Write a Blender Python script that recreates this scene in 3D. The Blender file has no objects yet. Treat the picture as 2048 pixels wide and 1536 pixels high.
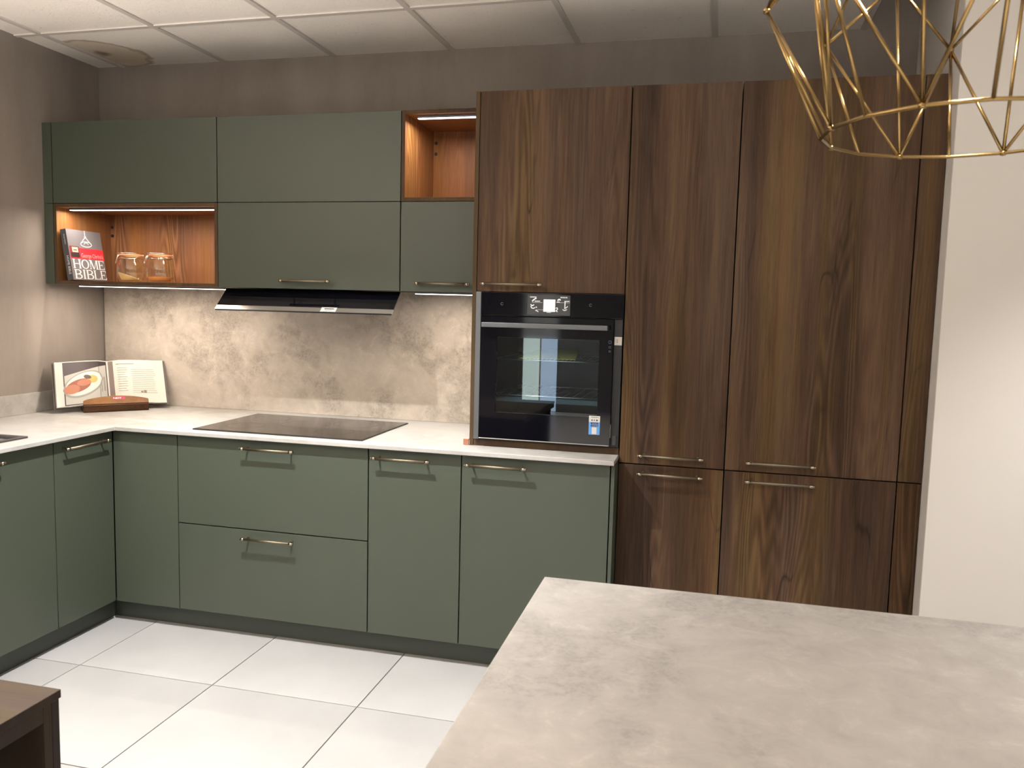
import bpy, bmesh, math, random
from mathutils import Vector, Matrix
S = bpy.context.scene
COL = S.collection
random.seed(7)

# ------------------------------------------------------------------ camera
CAM = Vector((3.1882, -3.7594, 1.4888)); FPX = 1626.1
yaw, pitch, roll = 0.2379, -0.0976, 0.0252
Fv = Vector((-math.sin(yaw)*math.cos(pitch), math.cos(yaw)*math.cos(pitch), math.sin(pitch)))
R0 = Vector((math.cos(yaw), math.sin(yaw), 0)); U0 = R0.cross(Fv)
Rv = R0*math.cos(roll) + U0*math.sin(roll); Uv = U0*math.cos(roll) - R0*math.sin(roll)
cam = bpy.data.cameras.new('camera'); cam_o = bpy.data.objects.new('camera', cam); COL.objects.link(cam_o)
m = Matrix((Rv, Uv, -Fv)).transposed().to_4x4(); m.translation = CAM
cam_o.matrix_world = m
cam.sensor_width = 36; cam.lens = FPX/2048*36; cam.clip_start = .05
cam.dof.use_dof = True; cam.dof.focus_distance = 3.6; cam.dof.aperture_fstop = 10
S.camera = cam_o

# ------------------------------------------------------------------ world, lights, exposure
w = bpy.data.worlds.new('world'); S.world = w; w.use_nodes = True
w.node_tree.nodes['Background'].inputs[0].default_value = (.85, .93, 1, 1)
w.node_tree.nodes['Background'].inputs[1].default_value = .6
S.view_settings.view_transform = 'Standard'; S.view_settings.look = 'None'
S.view_settings.gamma = 1; S.view_settings.use_curve_mapping = False
S.view_settings.exposure = -.3
S.cycles.use_denoising = True
S.cycles.max_bounces = 8; S.cycles.diffuse_bounces = 5; S.cycles.glossy_bounces = 4
S.cycles.sample_clamp_indirect = 6; S.cycles.caustics_reflective = False; S.cycles.caustics_refractive = False

CEIL = 2.666
WARM = (1, .87, .74)
def area(name, loc, size, sy, power, color, direction=(0, 0, -1), spread=180):
    l = bpy.data.lights.new(name, 'AREA'); l.shape = 'RECTANGLE'; l.size = size; l.size_y = sy
    l.energy = power; l.color = color; l.spread = math.radians(spread)
    o = bpy.data.objects.new(name, l); COL.objects.link(o); o.location = loc
    o.rotation_euler = Vector(direction).to_track_quat('-Z', 'Y').to_euler()
    return o
def spot(name, loc, tgt, power, color, angle, blend, radius):
    l = bpy.data.lights.new(name, 'SPOT'); l.energy = power; l.color = color
    l.spot_size = math.radians(angle); l.spot_blend = blend; l.shadow_soft_size = radius
    o = bpy.data.objects.new(name, l); COL.objects.link(o); o.location = loc
    o.rotation_euler = (Vector(tgt)-Vector(loc)).to_track_quat('-Z', 'Y').to_euler()
    return o
PANELS = [(x_, y_) for y_ in (-4.5, -6.0, -7.5) for x_ in (1.35, 3.75, 6.15)]  # unseen ceiling panels, put in for general light and floor bounce
for i, (x, y) in enumerate(PANELS):
    area('unseen_panel_light', (x, y, CEIL-.03), .56, .56, 72, (1, .92, .83), spread=95)
spot('downlight_beam', (1.66, -1.63, CEIL-.035), (1.66, -1.55, 0), 475, (1, .97, .94), 100, .6, .018)
spot('downlight_beam', (4.9, -1.63, CEIL-.035), (4.9, -1.55, 0), 230, (1, .96, .92), 100, .6, .05)
UPX, UPY, UPZ = .75, -3.45, 1.80      # bowl of an added, unseen floor uplighter that brightens the ceiling
spot('added_uplighter_beam', (UPX, UPY, UPZ+.03), (UPX+.01, UPY+.02, 2.6), 600, (1, .93, .85), 150, .10, .06)
LED = (1, .86, .72)
area('strip_light', (.50, -.341, 1.905-.016), .80, .012, 8, LED)
area('strip_light', (2.05, -.345, 2.287-.022), .27, .012, 3.6, LED)
area('strip_light', (.55, -.33, 1.5195), .80, .012, 8.5, LED)
area('strip_light', (2.05, -.33, 1.5195), .26, .012, 4.5, LED)

# ------------------------------------------------------------------ material helpers
def new_mat(name):
    mt = bpy.data.materials.new(name); mt.use_nodes = True
    nt = mt.node_tree; b = nt.nodes['Principled BSDF']
    return mt, nt, b
def plain(name, col, rough=.5, metal=0, spec=.5, bump=0, bscale=200, var=0):
    mt, nt, b = new_mat(name)
    b.inputs['Base Color'].default_value = (*col, 1); b.inputs['Roughness'].default_value = rough
    b.inputs['Metallic'].default_value = metal; b.inputs['Specular IOR Level'].default_value = spec
    tc = nt.nodes.new('ShaderNodeTexCoord')
    n = nt.nodes.new('ShaderNodeTexNoise'); n.inputs['Scale'].default_value = bscale
    nt.links.new(tc.outputs['Object'], n.inputs['Vector'])
    if bump:
        bp = nt.nodes.new('ShaderNodeBump'); bp.inputs['Strength'].default_value = bump; bp.inputs['Distance'].default_value = .001
        nt.links.new(n.outputs['Fac'], bp.inputs['Height']); nt.links.new(bp.outputs['Normal'], b.inputs['Normal'])
    if var:
        n2 = nt.nodes.new('ShaderNodeTexNoise'); n2.inputs['Scale'].default_value = 3
        nt.links.new(tc.outputs['Object'], n2.inputs['Vector'])
        r = ramp(nt, n2.outputs['Fac'], [(.3, tuple(c*(1-var) for c in col)), (.7, tuple(min(1, c*(1+var)) for c in col))])
        nt.links.new(r, b.inputs['Base Color'])
    return mt
def emit(name, col, strength):
    mt, nt, b = new_mat(name)
    b.inputs['Base Color'].default_value = (.8, .8, .8, 1)
    b.inputs['Emission Color'].default_value = (*col, 1); b.inputs['Emission Strength'].default_value = strength
    return mt
def ramp(nt, sock, stops, interp='LINEAR'):
    r = nt.nodes.new('ShaderNodeValToRGB'); cr = r.color_ramp; cr.interpolation = interp
    while len(cr.elements) > 1: cr.elements.remove(cr.elements[0])
    cr.elements[0].position = stops[0][0]
    c = stops[0][1]; cr.elements[0].color = (*c, 1) if len(c) == 3 else c
    for p, c in stops[1:]:
        e = cr.elements.new(p); e.color = (*c, 1)
    nt.links.new(sock, r.inputs[0]); return r.outputs[0]
def g(v): return (v, v, v)
def coords(nt, scale=(1, 1, 1), rand=0, rot=(0, 0, 0)):
    tc = nt.nodes.new('ShaderNodeTexCoord'); mp = nt.nodes.new('ShaderNodeMapping')
    mp.inputs['Scale'].default_value = scale; mp.inputs['Rotation'].default_value = rot
    if rand:
        oi = nt.nodes.new('ShaderNodeObjectInfo'); mm = nt.nodes.new('ShaderNodeMath'); mm.operation = 'MULTIPLY'
        mm.inputs[1].default_value = rand; nt.links.new(oi.outputs['Random'], mm.inputs[0])
        ad = nt.nodes.new('ShaderNodeVectorMath'); ad.operation = 'ADD'
        nt.links.new(tc.outputs['Object'], ad.inputs[0]); nt.links.new(mm.outputs[0], ad.inputs[1])
        nt.links.new(ad.outputs[0], mp.inputs['Vector'])
    else:
        nt.links.new(tc.outputs['Object'], mp.inputs['Vector'])
    return mp.outputs[0]
def noise(nt, vec, scale, detail=4, rough=.55, dist=0):
    n = nt.nodes.new('ShaderNodeTexNoise'); n.inputs['Scale'].default_value = scale
    n.inputs['Detail'].default_value = detail; n.inputs['Roughness'].default_value = rough
    n.inputs['Distortion'].default_value = dist
    nt.links.new(vec, n.inputs['Vector']); return n.outputs['Fac']
def math_(nt, op, a, b=None, clamp=False):
    n = nt.nodes.new('ShaderNodeMath'); n.operation = op; n.use_clamp = clamp
    for i, v in enumerate((a, b)):
        if v is None: continue
        if isinstance(v, (int, float)): n.inputs[i].default_value = v
        else: nt.links.new(v, n.inputs[i])
    return n.outputs[0]
def mixc(nt, fac, a, b, mode='MIX'):
    n = nt.nodes.new('ShaderNodeMix'); n.data_type = 'RGBA'; n.blend_type = mode
    for i, v in ((0, fac), (6, a), (7, b)):
        if isinstance(v, (int, float)): n.inputs[i].default_value = v
        elif isinstance(v, tuple): n.inputs[i].default_value = (*v, 1)
        else: nt.links.new(v, n.inputs[i])
    return n.outputs[2]
def bump(nt, b, h, strength, dist=.002):
    bp = nt.nodes.new('ShaderNodeBump'); bp.inputs['Strength'].default_value = strength; bp.inputs['Distance'].default_value = dist
    nt.links.new(h, bp.inputs['Height']); nt.links.new(bp.outputs['Normal'], b.inputs['Normal'])

def wood(name, dark, mid, light, rough=.6, rot=(0, 0, 0), figure=1.0, cracks=1.0, staves=1.0, spec=.18):
    """brown oak decor, grain along Z: stave colour bands, fine grain, cathedral figure, splits and knots"""
    mt, nt, b = new_mat(name)
    # keep the figure independent of depth: it is a printed board face
    v0 = coords(nt, (1, 1, 1), rand=37, rot=rot)
    def sc(x, z):
        mp = nt.nodes.new('ShaderNodeMapping'); mp.inputs['Scale'].default_value = (x, x, z)
        nt.links.new(v0, mp.inputs['Vector']); return mp.outputs[0]
    stave = noise(nt, sc(7, .35), 1, 3, .5)
    broad = noise(nt, sc(2.6, .8), 1, 2, .5)
    fine = noise(nt, sc(230, 7), 1, 5, .7)
    medium = noise(nt, sc(60, 2.2), 1, 4, .6, .4)
    # cathedral figure: rings stretched along the grain
    wob = noise(nt, sc(6, .45), 1, 2, .4)
    rings = math_(nt, 'SINE', math_(nt, 'MULTIPLY', wob, 210))
    figmask = ramp(nt, noise(nt, sc(4.3, .55), 1, 2, .4), [(.5, g(0)), (.62, g(1))])
    fig = math_(nt, 'MULTIPLY', math_(nt, 'MULTIPLY', rings, figmask), .10*figure)
    t = math_(nt, 'ADD', math_(nt, 'MULTIPLY', stave, .9*staves), math_(nt, 'MULTIPLY', broad, .45))
    t = math_(nt, 'ADD', t, math_(nt, 'MULTIPLY', medium, .42))
    t = math_(nt, 'ADD', t, math_(nt, 'MULTIPLY', fine, .5))
    t = math_(nt, 'ADD', t, fig)
    t = math_(nt, 'SUBTRACT', t, .64+.45*(staves-1))
    col = ramp(nt, t, [(.18, dark), (.5, mid), (.85, light)])
    hue = ramp(nt, noise(nt, sc(6.5, .35), 1, 2), [(.36, (.84, .84, .92)), (.44, (1.0, .94, .92)), (.52, (1.0, .96, .88)), (.56, (1.02, 1.02, .74)), (.66, (1.12, 1.0, .80))])
    col = mixc(nt, 1.0, col, hue, 'MULTIPLY')
    # splits
    cn = noise(nt, sc(3.4, .55), 1, 3, .55)
    near = math_(nt, 'ABSOLUTE', math_(nt, 'SUBTRACT', cn, .5))
    line = ramp(nt, near, [(0, g(1)), (.002, g(.9)), (.0045, g(0))])
    cmask = ramp(nt, noise(nt, sc(3, 1.7), 1, 3), [(.54, g(0)), (.64, g(1))])
    crack = math_(nt, 'MULTIPLY', math_(nt, 'MULTIPLY', line, cmask), .75*cracks)
    col = mixc(nt, crack, col, tuple(c*.22 for c in dark))
    # knots
    vo = nt.nodes.new('ShaderNodeTexVoronoi'); vo.inputs['Scale'].default_value = 1
    mp = nt.nodes.new('ShaderNodeMapping'); mp.inputs['Scale'].default_value = (3.4, 3.4, 1.8)
    nt.links.new(v0, mp.inputs['Vector'])
    ad = nt.nodes.new('ShaderNodeVectorMath'); ad.operation = 'ADD'
    nn = nt.nodes.new('ShaderNodeTexNoise'); nn.inputs['Scale'].default_value = 4; nt.links.new(mp.outputs[0], nn.inputs['Vector'])
    sc2 = nt.nodes.new('ShaderNodeVectorMath'); sc2.operation = 'SCALE'; sc2.inputs['Scale'].default_value = .12
    nt.links.new(nn.outputs['Color'], sc2.inputs[0])
    nt.links.new(mp.outputs[0], ad.inputs[0]); nt.links.new(sc2.outputs[0], ad.inputs[1]); nt.links.new(ad.outputs[0], vo.inputs['Vector'])
    kn = ramp(nt, vo.outputs['Distance'], [(0, g(.6)), (.02, g(.45)), (.05, g(.15)), (.13, g(0))])
    col = mixc(nt, math_(nt, 'MULTIPLY', kn, cracks), col, tuple(c*.35 for c in dark))
    nt.links.new(col, b.inputs['Base Color'])
    b.inputs['Roughness'].default_value = rough; b.inputs['Specular IOR Level'].default_value = spec
    h = math_(nt, 'SUBTRACT', fine, math_(nt, 'MULTIPLY', crack, 1.5))
    bump(nt, b, h, .35, .001)
    return mt

def concrete(name, base, patch, pale, scale=2.2, rough=.6, patchy=1.0, bumps=.15, spec=.4, fine=1.0, off=0):
    """cloudy concrete decor with grainy worn patches"""
    mt, nt, b = new_mat(name)
    v = coords(nt)
    if off:
        mp = nt.nodes.new('ShaderNodeMapping'); mp.inputs['Location'].default_value = (off, off*.7, off*.3)
        nt.links.new(v, mp.inputs['Vector']); v = mp.outputs[0]
    cloud = noise(nt, v, scale, 6, .6, .3)
    cloud2 = noise(nt, v, scale*.45, 3, .5)
    grain = noise(nt, v, scale*28, 6, .75)
    mid = noise(nt, v, scale*5, 6, .7, .6)
    t = math_(nt, 'ADD', math_(nt, 'MULTIPLY', cloud, .65), math_(nt, 'MULTIPLY', mid, .35))
    col = ramp(nt, t, [(.36, patch), (.5, base), (.66, pale)])
    # speckled dark edges where the patches break up
    sp = math_(nt, 'MULTIPLY', ramp(nt, cloud, [(.42, g(1)), (.5, g(0))]), ramp(nt, grain, [(.46, g(0)), (.62, g(1))]))
    col = mixc(nt, math_(nt, 'MULTIPLY', sp, .38*patchy), col, tuple(c*.55 for c in patch))
    sp2 = math_(nt, 'MULTIPLY', ramp(nt, mid, [(.54, g(0)), (.64, g(1))]), ramp(nt, grain, [(.47, g(0)), (.58, g(1))]))
    col = mixc(nt, math_(nt, 'MULTIPLY', sp2, .45*patchy), col, tuple(min(1, c*1.15) for c in pale))
    big = ramp(nt, cloud2, [(.35, g(.9)), (.65, g(1.06))])
    col = mixc(nt, 1.0, col, big, 'MULTIPLY')
    nt.links.new(col, b.inputs['Base Color'])
    b.inputs['Roughness'].default_value = rough; b.inputs['Specular IOR Level'].default_value = spec
    if bumps: bump(nt, b, grain, bumps, .001)
    return mt

def wallpaper(name, c0, c1):
    mt, nt, b = new_mat(name)
    v = coords(nt, (1, 1, .22))
    n1 = noise(nt, v, 9, 6, .62); n2 = noise(nt, coords(nt), 2.2, 3, .5)
    n3 = noise(nt, coords(nt, (3.5, 3.5, 1)), 55, 3, .6)
    t = math_(nt, 'ADD', math_(nt, 'MULTIPLY', n1, .6), math_(nt, 'MULTIPLY', n2, .3))
    t = math_(nt, 'ADD', t, math_(nt, 'MULTIPLY', n3, .12))
    nt.links.new(ramp(nt, t, [(.38, c0), (.66, c1)]), b.inputs['Base Color'])
    b.inputs['Roughness'].default_value = .8; b.inputs['Specular IOR Level'].default_value = .2
    bump(nt, b, n3, .25, .001)
    return mt

def glass_mat(name, tint, transp=.85, rough=.0, ior=1.5):
    """pane: light passes through dimmed by the tint, reflections by angle"""
    mt, nt, b = new_mat(name)
    nt.nodes.remove(b)
    out = nt.nodes['Material Output']
    tr = nt.nodes.new('ShaderNodeBsdfTransparent'); tr.inputs[0].default_value = (*tint, 1)
    gl = nt.nodes.new('ShaderNodeBsdfGlossy'); gl.inputs['Roughness'].default_value = rough; gl.inputs['Color'].default_value = (1, 1, 1, 1)
    fr = nt.nodes.new('ShaderNodeFresnel')
    geo = nt.nodes.new('ShaderNodeNewGeometry')   # same reflectance from both sides of the pane
    nt.links.new(math_(nt, 'ADD', math_(nt, 'MULTIPLY', geo.outputs['Backfacing'], 1/ior-ior), ior), fr.inputs['IOR'])
    mx = nt.nodes.new('ShaderNodeMixShader')
    nt.links.new(fr.outputs[0], mx.inputs[0]); nt.links.new(tr.outputs[0], mx.inputs[1]); nt.links.new(gl.outputs[0], mx.inputs[2])
    nt.links.new(mx.outputs[0], out.inputs['Surface'])
    return mt

OAK = wood('brown_oak', (.024, .0135, .0085), (.074, .0435, .026), (.138, .090, .052), figure=1.1)
OAK_EDGE = wood('brown_oak_edge', (.045, .028, .017), (.07, .045, .027), (.10, .065, .038), cracks=0)
WALNUT = wood('niche_walnut', (.12, .052, .022), (.21, .098, .045), (.30, .16, .08), figure=2.2, cracks=0, staves=.4, rough=.45)
TABLE = wood('table_oak', (.035, .024, .018), (.048, .034, .026), (.062, .046, .036), rot=(0, math.radians(90), 0), cracks=.3)
BLOCK = wood('acacia_block', (.028, .012, .006), (.055, .025, .012), (.09, .044, .022), rot=(0, math.radians(90), 0), cracks=0, rough=.4)
GREEN = plain('sage_green_lacquer', (.054, .066, .048), .44, spec=.5, bump=.02, bscale=900)
GREEN_D = plain('sage_green_edge', (.075, .09, .066), .5, spec=.3)
PLINTH = plain('dark_green_plinth', (.052, .060, .050), .5)
CARCASS = plain('carcass_board', (.018, .018, .015), .8)  # near black: shade in the door gaps is put into the colour
WORK = concrete('pale_marble_worktop', (.40, .39, .37), (.31, .29, .265), (.455, .447, .43), 2.6, .38, .25, .02, .4, off=3)
SPLASH = concrete('cream_concrete_panel', (.46, .405, .345), (.31, .27, .23), (.56, .50, .43), 3.1, .55, 1.2, .08, off=8.3)
ISLAND = concrete('grey_concrete_worktop', (.355, .34, .325), (.28, .27, .258), (.43, .415, .395), 3.0, .5, .9, .06, .35, off=1.7)
WALL = wallpaper('taupe_plaster_paper', (.245, .212, .188), (.30, .262, .235))
WHITE = plain('white_paint', (.68, .65, .61), .7, spec=.2, bump=.05, bscale=60)
FLOOR = concrete('pale_floor_tile', (.455, .455, .455), (.435, .435, .435), (.475, .475, .475), 1.6, .32, .05, 0, .45)
GROUT = plain('grey_grout', (.16, .15, .14), .9)
TBAR = plain('ceiling_grid_white', (.56, .52, .48), .6)
BRASS = plain('satin_brass', (.22, .185, .13), .38, 1, bump=.5, bscale=1400)
BRASS_S = plain('polished_brass_end', (.42, .36, .27), .25, 1)
WIRE = plain('antique_gold_wire', (.25, .165, .065), .2, 1, bump=.1, bscale=300)
BLACKG = plain('black_glass', (.003, .003, .005), .05, spec=.4)
HOBG = plain('hob_glass', (.012, .010, .010), .09, spec=.75)
BLACK = plain('black_plastic_and_shade', (.012, .012, .014), .45)
STEEL = plain('brushed_steel', (.56, .54, .51), .32, 1, bump=.1, bscale=500)
GRAPH = plain('graphite_metal', (.15, .16, .17), .45, .8)
CHROME = plain('rack_chrome', (.75, .77, .78), .3, 1)
CAVITY = plain('oven_enamel', (.005, .009, .011), .35, spec=.5)
PAPER = plain('paper_white', (.60, .58, .54), .7)
PAPERC = plain('cream_page', (.56, .54, .48), .7)

# ------------------------------------------------------------------ geometry helpers
def bm_(): return bmesh.new()
def box(bm, x0, x1, y0, y1, z0, z1, bev=0, seg=1, mi=0):
    vs = [bm.verts.new((x, y, z)) for x in (x0, x1) for y in (y0, y1) for z in (z0, z1)]
    fs = [(0, 1, 3, 2), (4, 6, 7, 5), (0, 4, 5, 1), (2, 3, 7, 6), (0, 2, 6, 4), (1, 5, 7, 3)]
    fa = [bm.faces.new([vs[i] for i in f]) for f in fs]
    for f in fa: f.material_index = mi
    if bev:
        es = list({e for f in fa for e in f.edges})
        r = bmesh.ops.bevel(bm, geom=es, offset=bev, segments=seg, affect='EDGES', profile=.6)
        for f in r['faces']: f.material_index = mi
    return vs
def tube(bm, a, b, r, seg=12, r2=None, caps=True, mi=0):
    a, b = Vector(a), Vector(b); d = (b-a).normalized()
    u = d.orthogonal().normalized(); v = d.cross(u); r2 = r if r2 is None else r2
    ra = [bm.verts.new(a+(u*math.cos(t)+v*math.sin(t))*r) for t in [2*math.pi*i/seg for i in range(seg)]]
    rb = [bm.verts.new(b+(u*math.cos(t)+v*math.sin(t))*r2) for t in [2*math.pi*i/seg for i in range(seg)]]
    for i in range(seg):
        f = bm.faces.new((ra[i], ra[(i+1) % seg], rb[(i+1) % seg], rb[i])); f.smooth = True; f.material_index = mi
    if caps:
        for q in (ra[::-1], rb): f = bm.faces.new(q); f.material_index = mi
def lathe(bm, prof, c, seg=40, mi=0, closed=False):
    rings = []
    for r, z in prof:
        rings.append([bm.verts.new((c[0]+r*math.cos(2*math.pi*i/seg), c[1]+r*math.sin(2*math.pi*i/seg), c[2]+z)) for i in range(seg)] if r > 1e-6 else [bm.verts.new((c[0], c[1], c[2]+z))])
    for p, q in zip(rings, rings[1:]):
        for i in range(seg):
            j = (i+1) % seg
            vs = [p[0]] if len(p) == 1 else [p[i], p[j]]
            vs += [q[0]] if len(q) == 1 else [q[j], q[i]]
            if len(vs) > 2:
                f = bm.faces.new(vs); f.smooth = True; f.material_index = mi
def poly_path(bm, pts, r, seg=8, closed=False, mi=0):
    pts = [Vector(p) for p in pts]; n = len(pts); rings = []
    up = Vector((0, 0, 1))
    for i, p in enumerate(pts):
        a = pts[(i-1) % n] if (closed or i > 0) else p; b = pts[(i+1) % n] if (closed or i < n-1) else p
        d = (b-a).normalized(); u = d.cross(up)
        if u.length < .05: u = d.cross(Vector((1, 0, 0)))
        u.normalize(); v = d.cross(u).normalized()
        rings.append([bm.verts.new(p+(u*math.cos(t)+v*math.sin(t))*r) for t in [2*math.pi*k/seg for k in range(seg)]])
    for i in range(n if closed else n-1):
        A, B = rings[i], rings[(i+1) % n]
        for k in range(seg):
            f = bm.faces.new((A[k], A[(k+1) % seg], B[(k+1) % seg], B[k])); f.smooth = True; f.material_index = mi
    if not closed:
        bm.faces.new(rings[0][::-1]); bm.faces.new(rings[-1])
def prism(bm, pts, n, depth, mi=0):
    """polygon pts (3D, planar) thickened along n*depth"""
    n = Vector(n).normalized()*depth
    a = [bm.verts.new(p) for p in pts]; b = [bm.verts.new(Vector(p)+n) for p in pts]
    k = len(a)
    fs = [bm.faces.new(a[::-1]), bm.faces.new(b)]
    for i in range(k): fs.append(bm.faces.new((a[i], a[(i+1) % k], b[(i+1) % k], b[i])))
    for f in fs: f.material_index = mi
def origin_of(p):
    o = Vector((0, 0, 0))
    while p is not None: o += p.location; p = p.parent
    return o
def obj(name, bm, mat, parent=None, loc=None, label=None, fix=True):
    """world-space bmesh -> object whose origin is loc (or the mesh's base centre); child coordinates are relative to the parent"""
    if fix: bmesh.ops.recalc_face_normals(bm, faces=bm.faces)
    if loc is None:
        xs = [v.co for v in bm.verts]
        lo = Vector([min(c[i] for c in xs) for i in range(3)]); hi = Vector([max(c[i] for c in xs) for i in range(3)])
        loc = Vector(((lo.x+hi.x)/2, (lo.y+hi.y)/2, lo.z))
    loc = Vector(loc)
    for v in bm.verts: v.co -= loc
    me = bpy.data.meshes.new(name); bm.to_mesh(me); bm.free()
    for mm in (mat if isinstance(mat, (list, tuple)) else [mat]): me.materials.append(mm)
    o = bpy.data.objects.new(name, me); COL.objects.link(o)
    if parent is not None:
        o.parent = parent; o.location = loc - origin_of(parent)
    else: o.location = loc
    if label: o['label'] = label
    return o
def thing(name, loc, label, cat, group=None):
    o = bpy.data.objects.new(name, None); COL.objects.link(o); o.location = loc; o.empty_display_size = .1
    o['label'] = label; o['category'] = cat
    if group: o['group'] = group
    return o
def tag(o, label, cat, group=None, kind=None):
    o['label'] = label; o['category'] = cat
    if group: o['group'] = group
    if kind: o['kind'] = kind
    return o
def struct(name, bm, mat, parent=None):
    o = obj(name, bm, mat, parent)
    o['kind'] = 'structure'; return o
def text_bm(bm, s, size, origin, ux, uy, off=.0003, mi=0, center=False, width=None):
    """flat print: letters of the built-in font laid in the plane origin + ux*a + uy*b"""
    cu = bpy.data.curves.new('t', 'FONT'); cu.body = s; cu.size = size; cu.resolution_u = 3
    o = bpy.data.objects.new('t', cu); COL.objects.link(o)
    bpy.context.view_layer.update()
    me = bpy.data.meshes.new_from_object(o)
    ux, uy = Vector(ux).normalized(), Vector(uy).normalized(); n = ux.cross(uy)
    xs = [v.co.x for v in me.vertices] or [0]
    w0 = max(xs)-min(xs); k = (width/w0) if (width and w0) else 1
    dx = -(max(xs)+min(xs))/2*k if center else 0
    vs = [bm.verts.new(Vector(origin)+ux*(v.co.x*k+dx)+uy*v.co.y+n*off) for v in me.vertices]
    for p in me.polygons:
        try: f = bm.faces.new([vs[i] for i in p.vertices]); f.material_index = mi
        except ValueError: pass
    COL.objects.unlink(o); bpy.data.objects.remove(o); bpy.data.curves.remove(cu); bpy.data.meshes.remove(me)
def quad(bm, o, ux, uy, x0, x1, y0, y1, off=.0003, mi=0):
    ux, uy = Vector(ux).normalized(), Vector(uy).normalized(); n = ux.cross(uy); o = Vector(o)
    f = bm.faces.new([bm.verts.new(o+ux*a+uy*b+n*off) for a, b in ((x0, y0), (x1, y0), (x1, y1), (x0, y1))]); f.material_index = mi
def flatpoly(bm, o, ux, uy, pts, off=.0003, mi=0):
    ux, uy = Vector(ux).normalized(), Vector(uy).normalized(); n = ux.cross(uy); o = Vector(o)
    f = bm.faces.new([bm.verts.new(o+ux*a+uy*b+n*off) for a, b in pts]); f.material_index = mi

# ------------------------------------------------------------------ key dimensions (metres)
ZT, TW, ZD = .9066, .018, .101
XF, XW, YB, YW = .6137, .6473, -.688, -.717
X1, X2, X3, X4, X5 = .9424, 1.8431, 2.2436, 2.8403, 2.8570
YT = -.575; T0, T1, T2, T3, T4, T5 = 2.241, 2.259, 2.8573, 3.262, 3.8761, 3.9588
ZTT, ZS, ZO = 2.324, .8757, 1.5375
YU = -.3905; U1, U2, U3, U4 = .0536, .9548, 1.8539, 2.241
ZU, ZM, ZB = 2.3065, 1.9211, 1.5331
XP, YP = .556, -.624
RX, RY, RW = 8.0, -8.6, 3.961       # room extents; RW = face of the white pier wall
YR = -.66
G = .0024                          # half a door gap

# ------------------------------------------------------------------ the room
b = bm_(); box(b, -.2, RX+.2, RY-.2, .2, -.12, -.0035); floor = struct('floor', b, GROUT)
gx, gy, fx, fy = .6032, .60, .7825, -1.1055
tiles = 0
i0 = math.floor((0-fx)/gx); j0 = math.floor((RY-fy)/gy)
for i in range(i0, int((RX-fx)/gx)+1):
    for j in range(j0, 2):
        x0, x1 = max(fx+i*gx, 0)+.0023, min(fx+(i+1)*gx, RX)-.0023
        y0, y1 = max(fy+j*gy, RY)+.0023, min(fy+(j+1)*gy, 0)-.0023
        if x1-x0 < .02 or y1-y0 < .02: continue
        if x0 > RW+.1 and y0 > YR: continue
        b = bm_(); box(b, x0, x1, y0, y1, -.0034, 0, .0006)
        obj('tile', b, FLOOR, floor)
b = bm_(); box(b, -.15, 0, RY, .15, -.05, 2.85); struct('wall_left', b, WALL)
b = bm_(); box(b, 0, RX, 0, .15, -.05, 2.85); struct('wall_back', b, WALL)
b = bm_(); box(b, RW, RX, YR, -.0005, 0, 2.84, .002); struct('wall_right', b, WHITE)
b = bm_(); box(b, RX, RX+.15, RY, .15, -.05, 2.85); struct('wall_east', b, WHITE)
# rear wall with a glazed shop door and a window (seen only mirrored in the oven glass)
DX0, DX1 = .62, 1.12
b = bm_()
box(b, 0, DX0, RY-.15, RY, 0, 2.85); box(b, DX1, 4.2, RY-.15, RY, 0, 2.85); box(b, 6.6, RX, RY-.15, RY, 0, 2.85)
box(b, DX0, DX1, RY-.15, RY, 2.3, 2.85); box(b, 4.2, 6.6, RY-.15, RY, 0, .9); box(b, 4.2, 6.6, RY-.15, RY, 2.3, 2.85)
struct('wall_rear', b, plain('rear_wall_paint', (.14, .135, .13), .8))
d1 = bpy.data.objects.new('door_1', None); COL.objects.link(d1); d1.location = (DX0, RY-.05, 0); d1['kind'] = 'structure'
b = bm_(); box(b, DX0, DX0+.24, RY-.09, RY-.05, .0, 1.05); obj('pane', b, emit('daylit_pane', (.74, .92, .84), 6), d1)
b = bm_(); box(b, DX0+.26, DX1, RY-.09, RY-.05, .0, 1.05); obj('pane', b, emit('daylit_pane_blue', (.42, .60, .85), 6), d1)
b = bm_(); box(b, DX0, DX1, RY-.09, RY-.05, 1.07, 2.28); obj('pane', b, emit('shaded_pane', (.7, .8, .8), 1.6), d1)
b = bm_(); box(b, DX0+.24, DX0+.26, RY-.10, RY-.04, 0, 2.3); box(b, DX0, DX1, RY-.10, RY-.04, 1.05, 1.07); box(b, DX0, DX1, RY-.10, RY-.04, 2.28, 2.3); obj('frame', b, WHITE, d1)
w1 = bpy.data.objects.new('window_1', None); COL.objects.link(w1); w1.location = (5.4, RY-.05, .9); w1['kind'] = 'structure'
b = bm_(); box(b, 4.26, 6.54, RY-.11, RY-.10, .96, 2.24); obj('pane', b, glass_mat('window_glass', (.95, .97, .97)), w1)
b = bm_()
for q in ((4.2, 6.6, .9, .96), (4.2, 6.6, 2.24, 2.3), (4.2, 4.26, .96, 2.24), (6.54, 6.6, .96, 2.24), (5.37, 5.43, .96, 2.24)): box(b, q[0], q[1], RY-.14, RY-.06, q[2], q[3])
obj('frame', b, WHITE, w1)

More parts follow.
